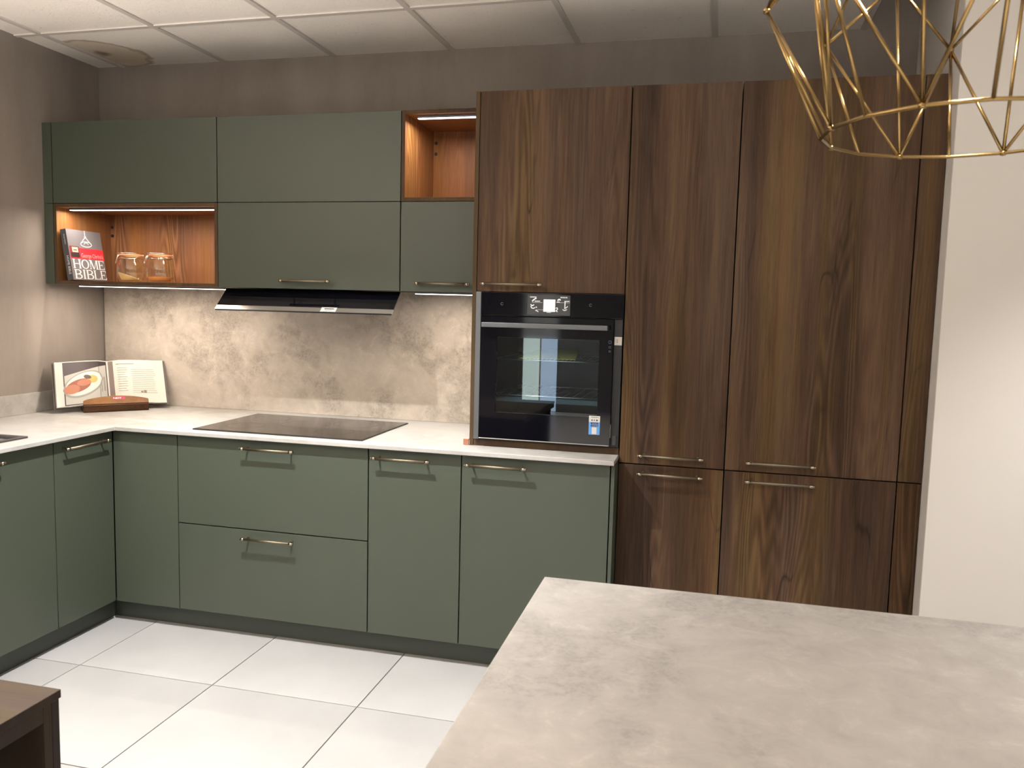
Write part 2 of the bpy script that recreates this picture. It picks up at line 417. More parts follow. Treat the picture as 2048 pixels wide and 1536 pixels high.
# suspended ceiling: grid turned slightly against the walls
def ceiling_mat(name, stain=None):
    mt, nt, bs = new_mat(name)
    v = coords(nt, rand=11)
    fiss = noise(nt, v, 95, 5, .7, 1.0); soft = noise(nt, v, 3, 3)
    pits = ramp(nt, fiss, [(.33, g(.66)), (.385, g(1))])
    col = mixc(nt, 1.0, ramp(nt, soft, [(.3, (.82, .765, .70)), (.7, (.87, .82, .755))]), pits, 'MULTIPLY')
    if stain:
        tc = nt.nodes.new('ShaderNodeTexCoord'); sub = nt.nodes.new('ShaderNodeVectorMath'); sub.operation = 'SUBTRACT'
        sub.inputs[1].default_value = stain
        wv = nt.nodes.new('ShaderNodeTexNoise'); wv.inputs['Scale'].default_value = 7; nt.links.new(tc.outputs['Object'], wv.inputs['Vector'])
        nt.links.new(tc.outputs['Object'], sub.inputs[0])
        ln = nt.nodes.new('ShaderNodeVectorMath'); ln.operation = 'LENGTH'; nt.links.new(sub.outputs[0], ln.inputs[0])
        d = math_(nt, 'ADD', ln.outputs['Value'], math_(nt, 'MULTIPLY', math_(nt, 'SUBTRACT', wv.outputs['Fac'], .5), .14))
        st = ramp(nt, d, [(0, (.22, .17, .14)), (.025, (.34, .28, .23)), (.055, (.72, .66, .58)), (.185, (.80, .74, .65)), (.205, (.52, .44, .36)), (.228, (1, 1, 1))])
        col = mixc(nt, 1.0, col, st, 'MULTIPLY')
    nt.links.new(col, bs.inputs['Base Color']); bs.inputs['Roughness'].default_value = .9; bs.inputs['Specular IOR Level'].default_value = .1
    bump(nt, bs, fiss, .5, .002)
    return mt
CT = ceiling_mat('fissured_ceiling_tile')
b = bm_(); box(b, -.15, RX+.15, RY-.15, .15, 2.79, 2.87); ceiling = struct('ceiling', b, WHITE)
ca = math.radians(-.8); cg = .5994; cc, cs = math.cos(ca), math.sin(ca)
def rotc(x, y): return (x*cc-y*cs, x*cs+y*cc)
def clip(poly, box_):
    for ax, lim, sg in ((0, box_[0], 1), (0, box_[1], -1), (1, box_[2], 1), (1, box_[3], -1)):
        out = []
        for k in range(len(poly)):
            p, q = poly[k], poly[(k+1) % len(poly)]
            a, c = sg*(p[ax]-lim), sg*(q[ax]-lim)
            if a >= 0: out.append(p)
            if (a >= 0) != (c >= 0):
                t = a/(a-c); out.append((p[0]+(q[0]-p[0])*t, p[1]+(q[1]-p[1])*t))
        poly = out
        if not poly: return poly
    return poly
CX0, CY1 = .7482-cg*2, -.5248
def panel_at(x, y): return any(abs(x-px) < .31 and abs(y-py) < .31 for px, py in PANELS)
PAN = []
for i in range(0, 15):
    for j in range(-1, 14):
        x0, x1 = CX0+i*cg, CX0+(i+1)*cg; y1 = CY1-j*cg; y0 = y1-cg
        hw = .011
        pts = [rotc(x0+hw, y0+hw), rotc(x1-hw, y0+hw), rotc(x1-hw, y1-hw), rotc(x0+hw, y1-hw)]
        pts = clip(pts, (.0, RX, RY, .0))
        if len(pts) < 3: continue
        cx = sum(p[0] for p in pts)/len(pts); cy = sum(p[1] for p in pts)/len(pts)
        if cx > RW+.0 and cy > YR: continue
        if (i == 5 and j == 0):
            PAN.append((pts, cx, cy)); continue
        dz = random.uniform(-.0015, .0015)
        b = bm_(); prism(b, [(p[0], p[1], CEIL+.004+dz) for p in pts], (0, 0, 1), .014)
        corner = (i == 1 and j == -1)
        mt = CT
        o = obj('ceiling_tile', b, mt, ceiling)
        if corner:
            oc = o.location+origin_of(ceiling)
            o.data.materials[0] = ceiling_mat('stained_ceiling_tile', (.205-oc.x, -.205-oc.y, 0)); o['label'] = 'ceiling tile with a brown water stain'
for i in range(0, 16):
    x = CX0+i*cg
    p = clip([rotc(x-.012, RY-.5), rotc(x+.012, RY-.5), rotc(x+.012, .5), rotc(x-.012, .5)], (.0, RX, RY, .0))
    if len(p) > 2: b = bm_(); prism(b, [(q[0], q[1], CEIL-.003) for q in p], (0, 0, 1), .007); obj('grid_bar', b, TBAR, ceiling)
for j in range(0, 15):
    y = CY1-j*cg
    p = clip([rotc(-.5, y-.012), rotc(RX+.5, y-.012), rotc(RX+.5, y+.012), rotc(-.5, y+.012)], (.0, RX, RY, .0))
    if len(p) > 2: b = bm_(); prism(b, [(q[0], q[1], CEIL-.0025) for q in p], (0, 0, 1), .006); obj('grid_bar', b, TBAR, ceiling)
# lay-in light panels; those behind the camera are unseen, put in for general light
t = thing('ceiling_light', (PAN[0][1], PAN[0][2], CEIL), 'white square light panel set in the ceiling above the oven tower', 'ceiling light')
b = bm_(); prism(b, [(p[0], p[1], CEIL+.001) for p in PAN[0][0]], (0, 0, 1), .012); obj('diffuser', b, emit('soft_panel', (1, .95, .9), 1.0), t)
for (x, y), wh in zip(PANELS, ('left', 'centre', 'right', 'middle left', 'middle centre', 'middle right', 'far left', 'far centre', 'far right')):
    t = thing('ceiling_light', (x, y, CEIL-.02), 'unseen square light panel in the ceiling behind the photographer, %s' % wh, 'ceiling light', 'unseen light panels behind the camera')
    b = bm_(); box(b, x-.29, x+.29, y-.29, y+.29, CEIL-.024, CEIL-.004, .002); obj('housing', b, WHITE, t)
    b = bm_(); box(b, x-.28, x+.28, y-.28, y+.28, CEIL-.027, CEIL-.0235); obj('diffuser', b, emit('panel_diffuser', (1, .95, .88), 3.0), t)
for x in (1.66, 4.9):
    t = thing('downlight', (x, -1.63, CEIL-.01), 'small round downlight in the ceiling in front of the %s' % ('base units' if x < 3 else 'white wall'), 'downlight')
    b = bm_(); lathe(b, [(.034, 0), (.046, 0), (.048, .004), (.046, .012), (.034, .012), (.034, 0)], (x, -1.63, CEIL-.016), 32); obj('trim_ring', b, WHITE, t)

# ------------------------------------------------------------------ handles
def handle_bm(p, along, out, L=.25):
    """knurled bar on two posts; p = centre of bar axis, out = unit vector away from the door face (35 mm)"""
    p, a, o = Vector(p), Vector(along), Vector(out)
    b = bm_()
    tube(b, p-a*(L/2-.018), p+a*(L/2-.018), .0056, 14, mi=0)
    for s in (-1, 1):
        tube(b, p+a*s*(L/2-.019), p+a*s*(L/2-.003), .0062, 16, mi=1)
        tube(b, p+a*s*(L/2-.003), p+a*s*(L/2), .0066, 16, r2=.0048, mi=1)
        q = p+a*s*(L/2-.022)
        tube(b, q, q-o*.0335, .0042, 12, mi=0)
        tube(b, q-o*.029, q-o*.0347, .0055, 14, mi=0)
    return b
def add_handle(p, along, out, parent): return obj('handle', handle_bm(p, along, out), [BRASS, BRASS_S], parent)
def panel(x0, x1, y0, y1, z0, z1): b = bm_(); box(b, x0, x1, y0, y1, z0, z1, .0012, 2); return b
TH = .019

# ------------------------------------------------------------------ green base units along the back wall
def carcass_bm(x0, x1, y0, y1, z0, z1): b = bm_(); box(b, x0, x1, y0, y1, z0, z1); return b
ZC = ZT-TW-.004
u = thing('drawer_cabinet', ((X1+X2)/2, -.35, ZD), 'wide sage green drawer unit under the black hob', 'drawer unit')
obj('carcass', carcass_bm(X1+.001, X2-.001, YB+TH+.001, -.08, ZD, ZC), CARCASS, u)
for z0, z1 in ((.4924+G, ZC), (ZD, .4924-G)):
    d = obj('drawer', panel(X1+G, X2-G, YB, YB+TH, z0, z1), GREEN, u)
    add_handle(((X1+X2)/2, YB-.035, z1-(.034 if z1 > .6 else .032)), (1, 0, 0), (0, -1, 0), d)
for x0, x1, n, hx in ((X2, X3, 'narrow sage green base cabinet right of the drawer unit', 1.9935), (X3, X4, 'sage green base cabinet below the oven', 2.391)):
    u = thing('base_cabinet', ((x0+x1)/2, -.35, ZD), n, 'cabinet')
    obj('carcass', carcass_bm(x0+.001, x1-.001, YB+TH+.001, -.08, ZD, ZC), CARCASS, u)
    d = obj('door', panel(x0+G, x1-G, YB, YB+TH, ZD, ZC), GREEN, u)
    add_handle((hx, YB-.035, .851), (1, 0, 0), (0, -1, 0), d)
o = obj('corner_filler', panel(XF+.001, X1-G, YB, YB+TH, ZD-.002, ZC), GREEN); tag(o, 'plain sage green filler panel in the inner corner of the base units', 'filler panel')
obj('end_panel', panel(X4+G, X5-.0005, YB-.001, -.08, .0, ZC), GREEN, u)
o = obj('plinth', panel(XP+.002, X4+.0005, YP, YP+.016, 0, ZD-.003), PLINTH); tag(o, 'long dark green plinth under the base units on the back wall', 'plinth')
o = obj('plinth', panel(XP-.016, XP, -2.3, YP+.016, 0, ZD-.003), PLINTH); tag(o, 'dark green plinth under the base units on the left wall', 'plinth')

# left run
YL1, YL2 = -1.028, -1.63
for y0, y1, n, hy in ((YL1, YB-.003, 'sage green base cabinet beside the inner corner on the left wall', -.872), (YL2, YL1, 'sage green sink cabinet at the left edge of the photo', -1.42), (-2.3, YL2, 'sage green base cabinet beyond the sink unit', -1.9)):
    if y0 < -2: pass
    u = thing('base_cabinet', (.3, (y0+y1)/2, ZD), n, 'cabinet')
    obj('carcass', carcass_bm(.02, XF-TH-.001, y0+.001, y1-.001, ZD, ZC if y1 > YL1+.01 or y0 < -2 else .70), CARCASS, u)
    d = obj('door', panel(XF-TH, XF, y0+G, y1-G, ZD, ZC), GREEN, u)
    add_handle((XF+.035, hy, .851), (0, 1, 0), (1, 0, 0), d)
# corner carcass behind filler
o = obj('corner_cabinet', carcass_bm(.02, X1-.002, YB+TH+.003, -.02, ZD, ZC), CARCASS); tag(o, 'dark corner carcass behind the green filler panel', 'cabinet')

# ------------------------------------------------------------------ worktop, upstand, splashback
b = bm_()
SX0, SX1, SY0, SY1 = .10, .525, -1.98, -1.105       # sink cut-out
outline = [(0, -.0005), (T2-.001, -.0005), (T2-.001, YW), (XW, YW), (XW, -2.3), (0.0005, -2.3)]
# built from boxes welded at shared corners: an L with a cut-out
xs = [0.0005, SX0, SX1, XW, T2-.001]; ys = [-2.3, SY0, SY1, YW, -.0005]
def inside(x, y):
    if SX0 < x < SX1 and SY0 < y < SY1: return False
    return y > YW or x < XW
vv = {}
def V(i, j, z):
    k = (i, j, z)
    if k not in vv: vv[k] = b.verts.new((xs[i], ys[j], z))
    return vv[k]
cell = {(i, j): inside((xs[i]+xs[i+1])/2, (ys[j]+ys[j+1])/2) for i in range(4) for j in range(4)}
z0, z1 = ZT-TW, ZT
for (i, j), ins in cell.items():
    if not ins: continue
    b.faces.new([V(i, j, z1), V(i+1, j, z1), V(i+1, j+1, z1), V(i, j+1, z1)])
    b.faces.new([V(i, j, z0), V(i, j+1, z0), V(i+1, j+1, z0), V(i+1, j, z0)])
    for (di, dj, p, q) in ((-1, 0, (0, 1), (0, 0)), (1, 0, (1, 0), (1, 1)), (0, -1, (0, 0), (1, 0)), (0, 1, (1, 1), (0, 1))):
        if not cell.get((i+di, j+dj), False):
            a, c = (i+p[0], j+p[1]), (i+q[0], j+q[1])
            b.faces.new([V(*a, z0), V(*c, z0), V(*c, z1), V(*a, z1)])
bmesh.ops.recalc_face_normals(b, faces=b.faces)
es = [e for e in b.edges if len(e.link_faces) == 2 and abs(e.link_faces[0].normal.dot(e.link_faces[1].normal)) < .5]
bmesh.ops.bevel(b, geom=es, offset=.0022, segments=2, affect='EDGES', profile=.5)
o = obj('worktop', b, WORK); tag(o, 'white marble-effect L-shaped worktop on the green base units', 'worktop')
o = obj('upstand', panel(.0008, .015, -2.3, -.012, ZT+.0005, ZT+.0975), WORK); tag(o, 'low pale marble-effect upstand along the left wall', 'upstand')
o = obj('splashback', panel(.010, T0-.001, -.0105, -.0008, ZT+.0005, ZB+.02), SPLASH); tag(o, 'cream concrete-effect splashback panel behind the hob', 'splashback')

# hob
u = thing('hob', (1.4, -.39, ZT), 'black glass induction hob on the white worktop', 'hob')
b = bm_(); box(b, 1.0, 1.80, -.657, -.130, ZT+.0007, ZT+.0062, .0016, 2); obj('glass_top', b, HOBG, u)
b = bm_(); box(b, 1.0-.001, 1.801, -.6585, -.6572, ZT+.0006, ZT+.0052); box(b, .9985, .9998, -.6585, -.129, ZT+.0006, ZT+.0052); box(b, 1.8002, 1.8015, -.6585, -.129, ZT+.0006, ZT+.0052); obj('edge_trim', b, BLACK, u)
RING = plain('hob_print_grey', (.035, .035, .036), .2)
for cx, cy, r in ((1.16, -.27, .085), (1.16, -.50, .085), (1.60, -.27, .105), (1.60, -.50, .085), (1.385, -.36, .11)):
    b = bm_()
    for k in range(40):
        a0, a1 = 2*math.pi*k/40, 2*math.pi*(k+1)/40
        b.faces.new([b.verts.new((cx+rr*math.cos(a), cy+rr*math.sin(a), ZT+.0064)) for rr, a in ((r, a0), (r+.0012, a0), (r+.0012, a1), (r, a1))])
    obj('cooking_zone', b, RING, u)
# sink
SINKG = plain('grey_composite', (.24, .235, .225), .35, bump=.2, bscale=700)
SINKR = plain('dark_grey_rim', (.045, .042, .042), .3, bump=.1, bscale=700)
u = thing('sink', (.31, -1.54, ZT), 'dark grey rimmed inset sink at the left end of the worktop', 'sink')
def rrect(x0, x1, y0, y1, r, n=6):
    pts = []
    for cx, cy, a0 in ((x1-r, y1-r, 0), (x0+r, y1-r, 90), (x0+r, y0+r, 180), (x1-r, y0+r, 270)):
        for k in range(n+1): a = math.radians(a0+90*k/n); pts.append((cx+r*math.cos(a), cy+r*math.sin(a)))
    return pts
b = bm_()
loops = [(rrect(.075, .550, -2.0, -1.080, .012), ZT+.0006), (rrect(.076, .549, -1.999, -1.081, .012), ZT+.0065), (rrect(.098, .527, -1.977, -1.103, .012), ZT+.0065), (rrect(.103, .522, -1.972, -1.108, .012), ZT+.001), (rrect(.103, .522, -1.972, -1.108, .012), ZT-.010)]
rings = [[b.verts.new((p[0], p[1], z)) for p in pts] for pts, z in loops]
for A, B in zip(rings, rings[1:]):
    for k in range(len(A)): b.faces.new((A[k], A[(k+1) % len(A)], B[(k+1) % len(A)], B[k]))
obj('rim', b, SINKR, u)
b = bm_()
loops = [(rrect(.1035, .5215, -1.9715, -1.1085, .012), ZT-.006), (rrect(.1035, .5215, -1.9715, -1.1085, .012), ZT-.010), (rrect(.13, .495, -1.62, -1.14, .05), ZT-.012), (rrect(.14, .485, -1.61, -1.15, .05), ZT-.17)]
rings = [[b.verts.new((p[0], p[1], z)) for p in pts] for pts, z in loops]
for A, B in zip(rings, rings[1:]):
    for k in range(len(A)): b.faces.new((A[k], A[(k+1) % len(A)], B[(k+1) % len(A)], B[k]))
b.faces.new(rings[-1]); obj('bowl', b, SINKG, u)

# ------------------------------------------------------------------ green wall units
def upper(name, x0, x1, z0, z1, label, hx=None):
    u = thing(name, ((x0+x1)/2, -.2, z0), label, 'wall cabinet')
    obj('carcass', carcass_bm(x0+.001, x1-.001, YU+TH+.001, -.0005 if z0 > 1.6 else -.0115, z0+.001, z1-.001), CARCASS, u)
    d = obj('door', panel(x0+G, x1-G, YU, YU+TH, z0+G*.6, z1-G*.6), GREEN, u)
    if hx: add_handle((hx, YU-.032, z0+.036), (1, 0, 0), (0, -1, 0), d)
    return u
upper('wall_cabinet', U1, U2, ZM, ZU, 'dark green wall cabinet directly above the left lit niche')
upper('wall_cabinet', U2, U3, ZM, ZU, 'wide dark green wall cabinet, upper one over the cooker hood')
upper('wall_cabinet', U2, U3, ZB, ZM, 'wide dark green wall cabinet with a brass handle above the cooker hood', 1.407)
cabR = upper('wall_cabinet', U3, U4, ZB, ZM, 'narrow dark green wall cabinet with a handle beside the oven tower', 2.056)
o = obj('filler_strip', panel(.0008, U1-G, YU, YU+TH, ZM+.001, ZU-.001), GREEN); tag(o, 'upper narrow green filler strip against the left wall', 'filler panel')
o = obj('filler_strip', panel(.0008, U1-G, YU, YU+TH, ZB+.001, ZM-.001), GREEN); tag(o, 'lower narrow green filler strip beside the left lit niche', 'filler panel')

LEDM = emit('led_diffuser', (1, .93, .86), 6)
def board(name, x0, x1, y0, y1, z0, z1, parent):
    b = panel(x0, x1, y0, y1, z0, z1)
    for f in b.faces:
        if f.calc_center_median().y < y0+.0015: f.material_index = 1
    return obj(name, b, [WALNUT, OAK_EDGE], parent)
def niche(x0, x1, z0, z1, label, sx0, sx1, peg):
    u = thing('open_niche', ((x0+x1)/2, -.2, z0), label, 'shelf niche')
    t = .016
    a, c = x0+.001, x1-.001
    board('side_board', a, a+t, YU, -.012, z0, z1, u); board('side_board', c-t, c, YU, -.012, z0, z1, u)
    board('top_board', a+t, c-t, YU, -.012, z1-t, z1, u); board('bottom_board', a+t, c-t, YU, -.012, z0, z0+t, u)
    obj('back_board', panel(a+t, c-t, -.022, -.0125, z0+t, z1-t), WALNUT, u)
    s = obj('light_strip', panel(sx0, sx1, -.353, -.329, z1-t-.010, z1-t-.0005), GRAPH, u)
    obj('diffuser', panel(sx0+.002, sx1-.002, -.351, -.331, z1-t-.0125, z1-t-.0098), LEDM, s)
    for px, pz in peg:
        b = bm_(); tube(b, (px, -.022, pz), (px, -.0262, pz), .0075, 16); obj('screw_cap', b, BLACK, u)
    return u
nL = niche(U1, U2, ZB+.001, ZM-.001, 'lit walnut open niche holding the book and jars', .11, .915, ((.083, 1.842), (.083, 1.797)))
nR = niche(U3, U4, ZM+.001, ZU, 'small lit empty walnut niche next to the tall oak units', 1.91, 2.205, ((1.884, 2.238), (1.884, 2.188)))
for parent, a, c in ((nL, .145, .95), (cabR, 1.905, 2.215)):
    s = obj('light_strip', panel(a, c, -.343, -.317, ZB-.0075, ZB-.0006), GRAPH, parent)
    obj('diffuser', panel(a+.002, c-.002, -.341, -.319, ZB-.0105, ZB-.0073), LEDM, s)

# ------------------------------------------------------------------ cooker hood
u = thing('cooker_hood', (1.405, -.3, 1.43), 'slanted black glass cooker hood under the green wall cabinets', 'cooker hood')
h0, h1 = U2+.021, U3-.012
top = Vector((0, -.352, 1.5305)); bot = Vector((0, -.452, 1.4330)); dv = (bot-top); L = dv.length; dv.normalize()
nrm = Vector((0, dv.z, -dv.y))
if nrm.y > 0: nrm = -nrm
def hp(x, s, off=0): return Vector((x, 0, 0))+top+dv*s+nrm*off
def slab(b, xa, xb, s0, s1, o0, o1, mi=0):
    pts = [hp(xa, s0, o0), hp(xb, s0, o0), hp(xb, s1, o0), hp(xa, s1, o0)]; prism(b, pts, nrm, o1-o0, mi)
b = bm_(); slab(b, h0, h1, 0, L*.80, -.004, .001); obj('glass_front', b, BLACKG, u)
b = bm_(); slab(b, h0, h1, L*.802, L*.985, -.004, .0012); obj('steel_strip', b, STEEL, u)
b = bm_(); slab(b, h0+.001, h1-.001, L*.985, L, -.006, .0); obj('bottom_trim', b, BLACK, u)
b = bm_()
box(b, h0+.06, h1-.26, -.33, -.08, 1.492, 1.5315, .002); obj('body', b, BLACK, u)
b = bm_(); slab(b, 1.503, 1.577, L*.79, L*.975, .0014, .0018, 0); slab(b, 1.518, 1.565, L*.83, L*.875, .0019, .0020, 1); slab(b, 1.522, 1.558, L*.91, L*.925, .0019, .0020, 1)
obj('sticker', b, [PAPER, GRAPH], u, label='white rating sticker on the steel strip')

# ------------------------------------------------------------------ oven tower
u = thing('oven_tower', (2.55, -.29, ZT), 'brown oak oven tower standing on the white worktop', 'tall cabinet')
obj('side_panel', panel(T0, T1-.0012, YT-.001, -.0005, ZT+.0006, ZTT), OAK_EDGE, u)
z_of, z_ot = .9425, 1.5375
obj('carcass', carcass_bm(T1, T2-.001, YT+TH+.002, -.001, z_ot+.002, ZTT-.002), CARCASS, u)
d = obj('door', panel(T1+G*.5, T2-G, YT, YT+TH, z_ot+.001, ZTT), OAK, u)
add_handle((2.408, YT-.035, 1.568), (1, 0, 0), (0, -1, 0), d)
obj('base_strip', panel(T1, T2-.0015, YT+.002, YT+.021, ZT+.0006, .9335), OAK_EDGE, u)
obj('niche_floor', panel(T1, T2-.0015, YT+.022, -.02, .918, .934), CARCASS, u)

u = thing('oven', (2.55, -.3, .935), 'black glass built-in oven in the brown oak tower', 'oven')
OX0, OX1 = 2.262, 2.8545
of = YT-.021
b = bm_()  # housing as five boards round the cavity
box(b, OX0, OX1, YT+.0, -.03, 1.40, 1.5365); box(b, OX0, OX1, YT+.0, -.03, .9345, 1.0)
box(b, OX0, 2.325, YT+.0, -.03, 1.0, 1.40); box(b, 2.79, OX1, YT+.0, -.03, 1.0, 1.40); box(b, 2.325, 2.79, -.10, -.03, 1.0, 1.40)
obj('housing', b, BLACK, u)
obj('side_trim', panel(OX0, OX0+.0215, of+.004, YT-.0005, .9375, 1.5365), GRAPH, u, label='grey metal trim down the left side')
obj('hinge_column', panel(2.8225, OX1, YT-.006, YT-.0005, .9375, 1.4405), BLACK, u)
cp = obj('control_panel', panel(OX0+.023, OX1-.001, of, YT-.0005, 1.4435, 1.536), BLACKG, u)
# display on the control panel
b = bm_(); O = Vector((0, of, 0)); ux, uy = (1, 0, 0), (0, 0, 1)
quad(b, O, ux, uy, 2.476, 2.648, 1.4495, 1.5285, .0004, 0)
quad(b, O, ux, uy, 2.541, 2.588, 1.4635, 1.5115, .0010, 1)
obj('display', b, [plain('display_grey', (.055, .056, .060), .3), emit('display_white', (.9, .92, 1), .75)], cp, label='lit touch display')
b = bm_()
DW = 0
quad(b, O, ux, uy, 2.486, 2.512, 1.5185, 1.5215, .001)
for k in range(4): quad(b, O, ux, uy, 2.609+k*.0072, 2.6135+k*.0072, 1.518, 1.5225, .001)
def stroke(pts, wd):
    for (ax, az), (bx, bz) in zip(pts, pts[1:]):
        dx, dz = bx-ax, bz-az; l = math.hypot(dx, dz) or 1; nx, nz = -dz/l*wd/2, dx/l*wd/2
        flatpoly(b, O, ux, uy, [(ax-nx, az-nz), (bx-nx, bz-nz), (bx+nx, bz+nz), (ax+nx, az+nz)][::-1] if False else [(ax+nx, az+nz), (ax-nx, az-nz), (bx-nx, bz-nz), (bx+nx, bz+nz)], .001)
stroke([(2.495, 1.503), (2.503, 1.511), (2.512, 1.516)], .005); stroke([(2.505, 1.504), (2.527, 1.504)], .003)
stroke([(2.489, 1.491), (2.495, 1.485), (2.503, 1.490)], .004); stroke([(2.490, 1.484), (2.493, 1.477), (2.501, 1.475), (2.507, 1.479)], .0035)
stroke([(2.510, 1.480), (2.515, 1.480)], .004); stroke([(2.509, 1.467), (2.516, 1.466), (2.521, 1.462)], .003)
stroke([(2.597, 1.508), (2.604, 1.514), (2.609, 1.509)], .005); stroke([(2.594, 1.503), (2.606, 1.503)], .0025)
stroke([(2.625, 1.506), (2.645, 1.506)], .0028); stroke([(2.627, 1.505), (2.627, 1.475)], .0035)
stroke([(2.618, 1.474), (2.626, 1.469), (2.635, 1.474)], .003); stroke([(2.630, 1.479), (2.638, 1.486)], .003)
stroke([(2.590, 1.478), (2.597, 1.480), (2.598, 1.473), (2.591, 1.467), (2.599, 1.464)], .003); stroke([(2.554, 1.461), (2.572, 1.461)], .0018)
stroke([(2.494, 1.4985), (2.5365, 1.4985)], .0008); stroke([(2.592, 1.5), (2.646, 1.5)], .0008); stroke([(2.51, 1.4705), (2.54, 1.4705)], .0008)
obj('display_icons', b, emit('display_icons', (.85, .87, .9), .5), cp)
SYM = plain('symbol_grey', (.25, .25, .27), .5)
for cx, cz in ((2.372, 1.490), (2.728, 1.493)):
    b = bm_()
    for k in range(16):
        a0, a1 = math.radians(30+k*19), math.radians(30+(k+1)*19)
        flatpoly(b, O, ux, uy, [(cx+r*math.cos(a), cz+r*math.sin(a)) for r, a in ((.0045, a0), (.0055, a0), (.0055, a1), (.0045, a1))], .0006)
    obj('touch_symbol', b, SYM, cp)
# door: glass frame with see-through window
DX_0, DX_1, DZ0, DZ1 = 2.2855, 2.8205, .9455, 1.4395
d = obj('door', panel(DX_0, DX_0+.001, of, of+.001, DZ0, DZ0+.001), BLACKG, u)
bb = bm_(); WX0, WX1, WZ0, WZ1 = 2.352, 2.768, 1.052, 1.358
box(bb, DX_0, WX0, of, YT-.0006, DZ0, DZ1); box(bb, WX1, DX_1, of, YT-.0006, DZ0, DZ1)
box(bb, WX0, WX1, of, YT-.0006, DZ0, WZ0); box(bb, WX0, WX1, of, YT-.0006, WZ1, DZ1)
bmesh.ops.recalc_face_normals(bb, faces=bb.faces)
lc = d.matrix_basis.translation + origin_of(u)
for v in bb.verts: v.co -= lc
bb.to_mesh(d.data); bb.free()
obj('window_pane', panel(WX0+.0003, WX1-.0003, of+.0002, of+.005, WZ0+.0003, WZ1-.0003), glass_mat('oven_glass', (.80, .88, .92), ior=1.5), d)
b = bm_(); hz = 1.4065; box(b, 2.300, 2.803, of-.046, of-.036, hz-.0095, hz+.0095, .002, 2); obj('handle', b, GRAPH, d)
for x in (2.3005, 2.7955): b = bm_(); box(b, x, x+.0105, of-.0358, of-.0003, hz-.008, hz+.008, .001); obj('handle_bracket', b, BLACK, d)
b = bm_(); box(b, DX_0, DX_1-.002, of-.002, of+.004, DZ0-.0035, DZ0-.0006, .001); obj('bottom_edge', b, STEEL, d)
b = bm_(); box(b, DX_1+.0006, DX_1+.0022, of+.002, of+.012, .975, 1.03, .0005); obj('latch', b, STEEL, u)
b = bm_(); box(b, 2.829, 2.845, YT-.011, YT-.0064, .9455, .985, .001); obj('hinge_block', b, plain('dark_plastic', (.03, .03, .034), .5), u)
b = bm_(); box(b, 2.8245, 2.8535, YT-.0085, YT-.0063, 1.340, 1.373, .0004); obj('white_tag', b, PAPER, u, label='small white plastic tag with two holes')
b = bm_()
for z in (1.353, 1.3605): box(b, 2.834, 2.8372, YT-.0090, YT-.0086, z-.0018, z+.0018)
obj('tag_hole', b, BLACK, u)
# energy/app sticker; its square code is left out
b = bm_()
quad(b, O, ux, uy, 2.737, 2.781, 1.035, 1.060, .0006, 0); quad(b, O, ux, uy, 2.737, 2.781, .985, 1.035, .0006, 1)
quad(b, O, ux, uy, 2.745, 2.774, 1.027, 1.0335, .0010, 2); quad(b, O, ux, uy, 2.745, 2.774, 1.0175, 1.024, .0010, 2)
quad(b, O, ux, uy, 2.750, 2.7685, .9875, 1.0145, .0010, 0)
text_bm(b, 'App Store', .0048, (2.750, of, 1.0287), ux, uy, .0014, 0, width=.021)
text_bm(b, 'Google Play', .0048, (2.749, of, 1.0192), ux, uy, .0014, 0, width=.023)
for k, wd in ((2.7475, .004), (2.757, .003), (2.766, .006)): quad(b, O, ux, uy, k, k+wd, 1.0395, 1.0455, .0010, 2)
quad(b, O, ux, uy, 2.745, 2.775, 1.0535, 1.0555, .0010, 3)
obj('sticker', b, [PAPER, plain('sticker_blue', (.10, .30, .68), .5), plain('sticker_navy', (.01, .02, .06), .5), GRAPH], d, label='blue and white app sticker')
# small prints on the door's right edge
b = bm_()
for z, s in ((1.352, .0055), (1.332, .004), (1.316, .0035)):
    for (a0, a1, c0, c1) in ((-s, s, s-.0012, s), (-s, s, -s, -s+.0012), (-s, -s+.0012, -s, s), (s-.0012, s, -s, s)): quad(b, O, ux, uy, 2.809+a0, 2.809+a1, z+c0, z+c1, .0006)
obj('print', b, plain('print_blue_grey', (.12, .16, .22), .5), d)
# cavity
b = bm_()
cx0, cx1, cz0, cz1, cy0, cy1 = 2.3255, 2.7895, 1.0005, 1.3995, YT+.001, -.1005
def wallq(p): b.faces.new([b.verts.new(q) for q in p])
wallq([(cx0, cy1, cz0), (cx1, cy1, cz0), (cx1, cy1, cz1), (cx0, cy1, cz1)]); wallq([(cx0, cy0, cz0), (cx1, cy0, cz0), (cx1, cy1, cz0), (cx0, cy1, cz0)])
wallq([(cx0, cy0, cz1), (cx0, cy1, cz1), (cx1, cy1, cz1), (cx1, cy0, cz1)]); wallq([(cx0, cy0, cz0), (cx0, cy1, cz0), (cx0, cy1, cz1), (cx0, cy0, cz1)])
wallq([(cx1, cy0, cz0), (cx1, cy0, cz1), (cx1, cy1, cz1), (cx1, cy1, cz0)])
obj('cavity', b, CAVITY, u, fix=False)
def rack(zr, n, yf):
    t = thing('oven_rack', (2.557, -.3, zr), 'upper chrome wire rack inside the oven' if zr > 1.2 else 'lower chrome wire rack inside the oven', 'oven rack')
    b = bm_(); poly_path(b, [(2.33, yf, zr), (2.785, yf, zr), (2.785, -.12, zr), (2.33, -.12, zr)], .0028, 8, closed=True); obj('frame', b, CHROME, t)
    b = bm_()
    for k in range(n): x = 2.345+k*(.425/(n-1)); tube(b, (x, yf, zr), (x, -.12, zr), .0012, 6)
    obj('wires', b, CHROME, t); return t
rack(1.2650, 26, -.53); rack(1.118, 12, -.53)
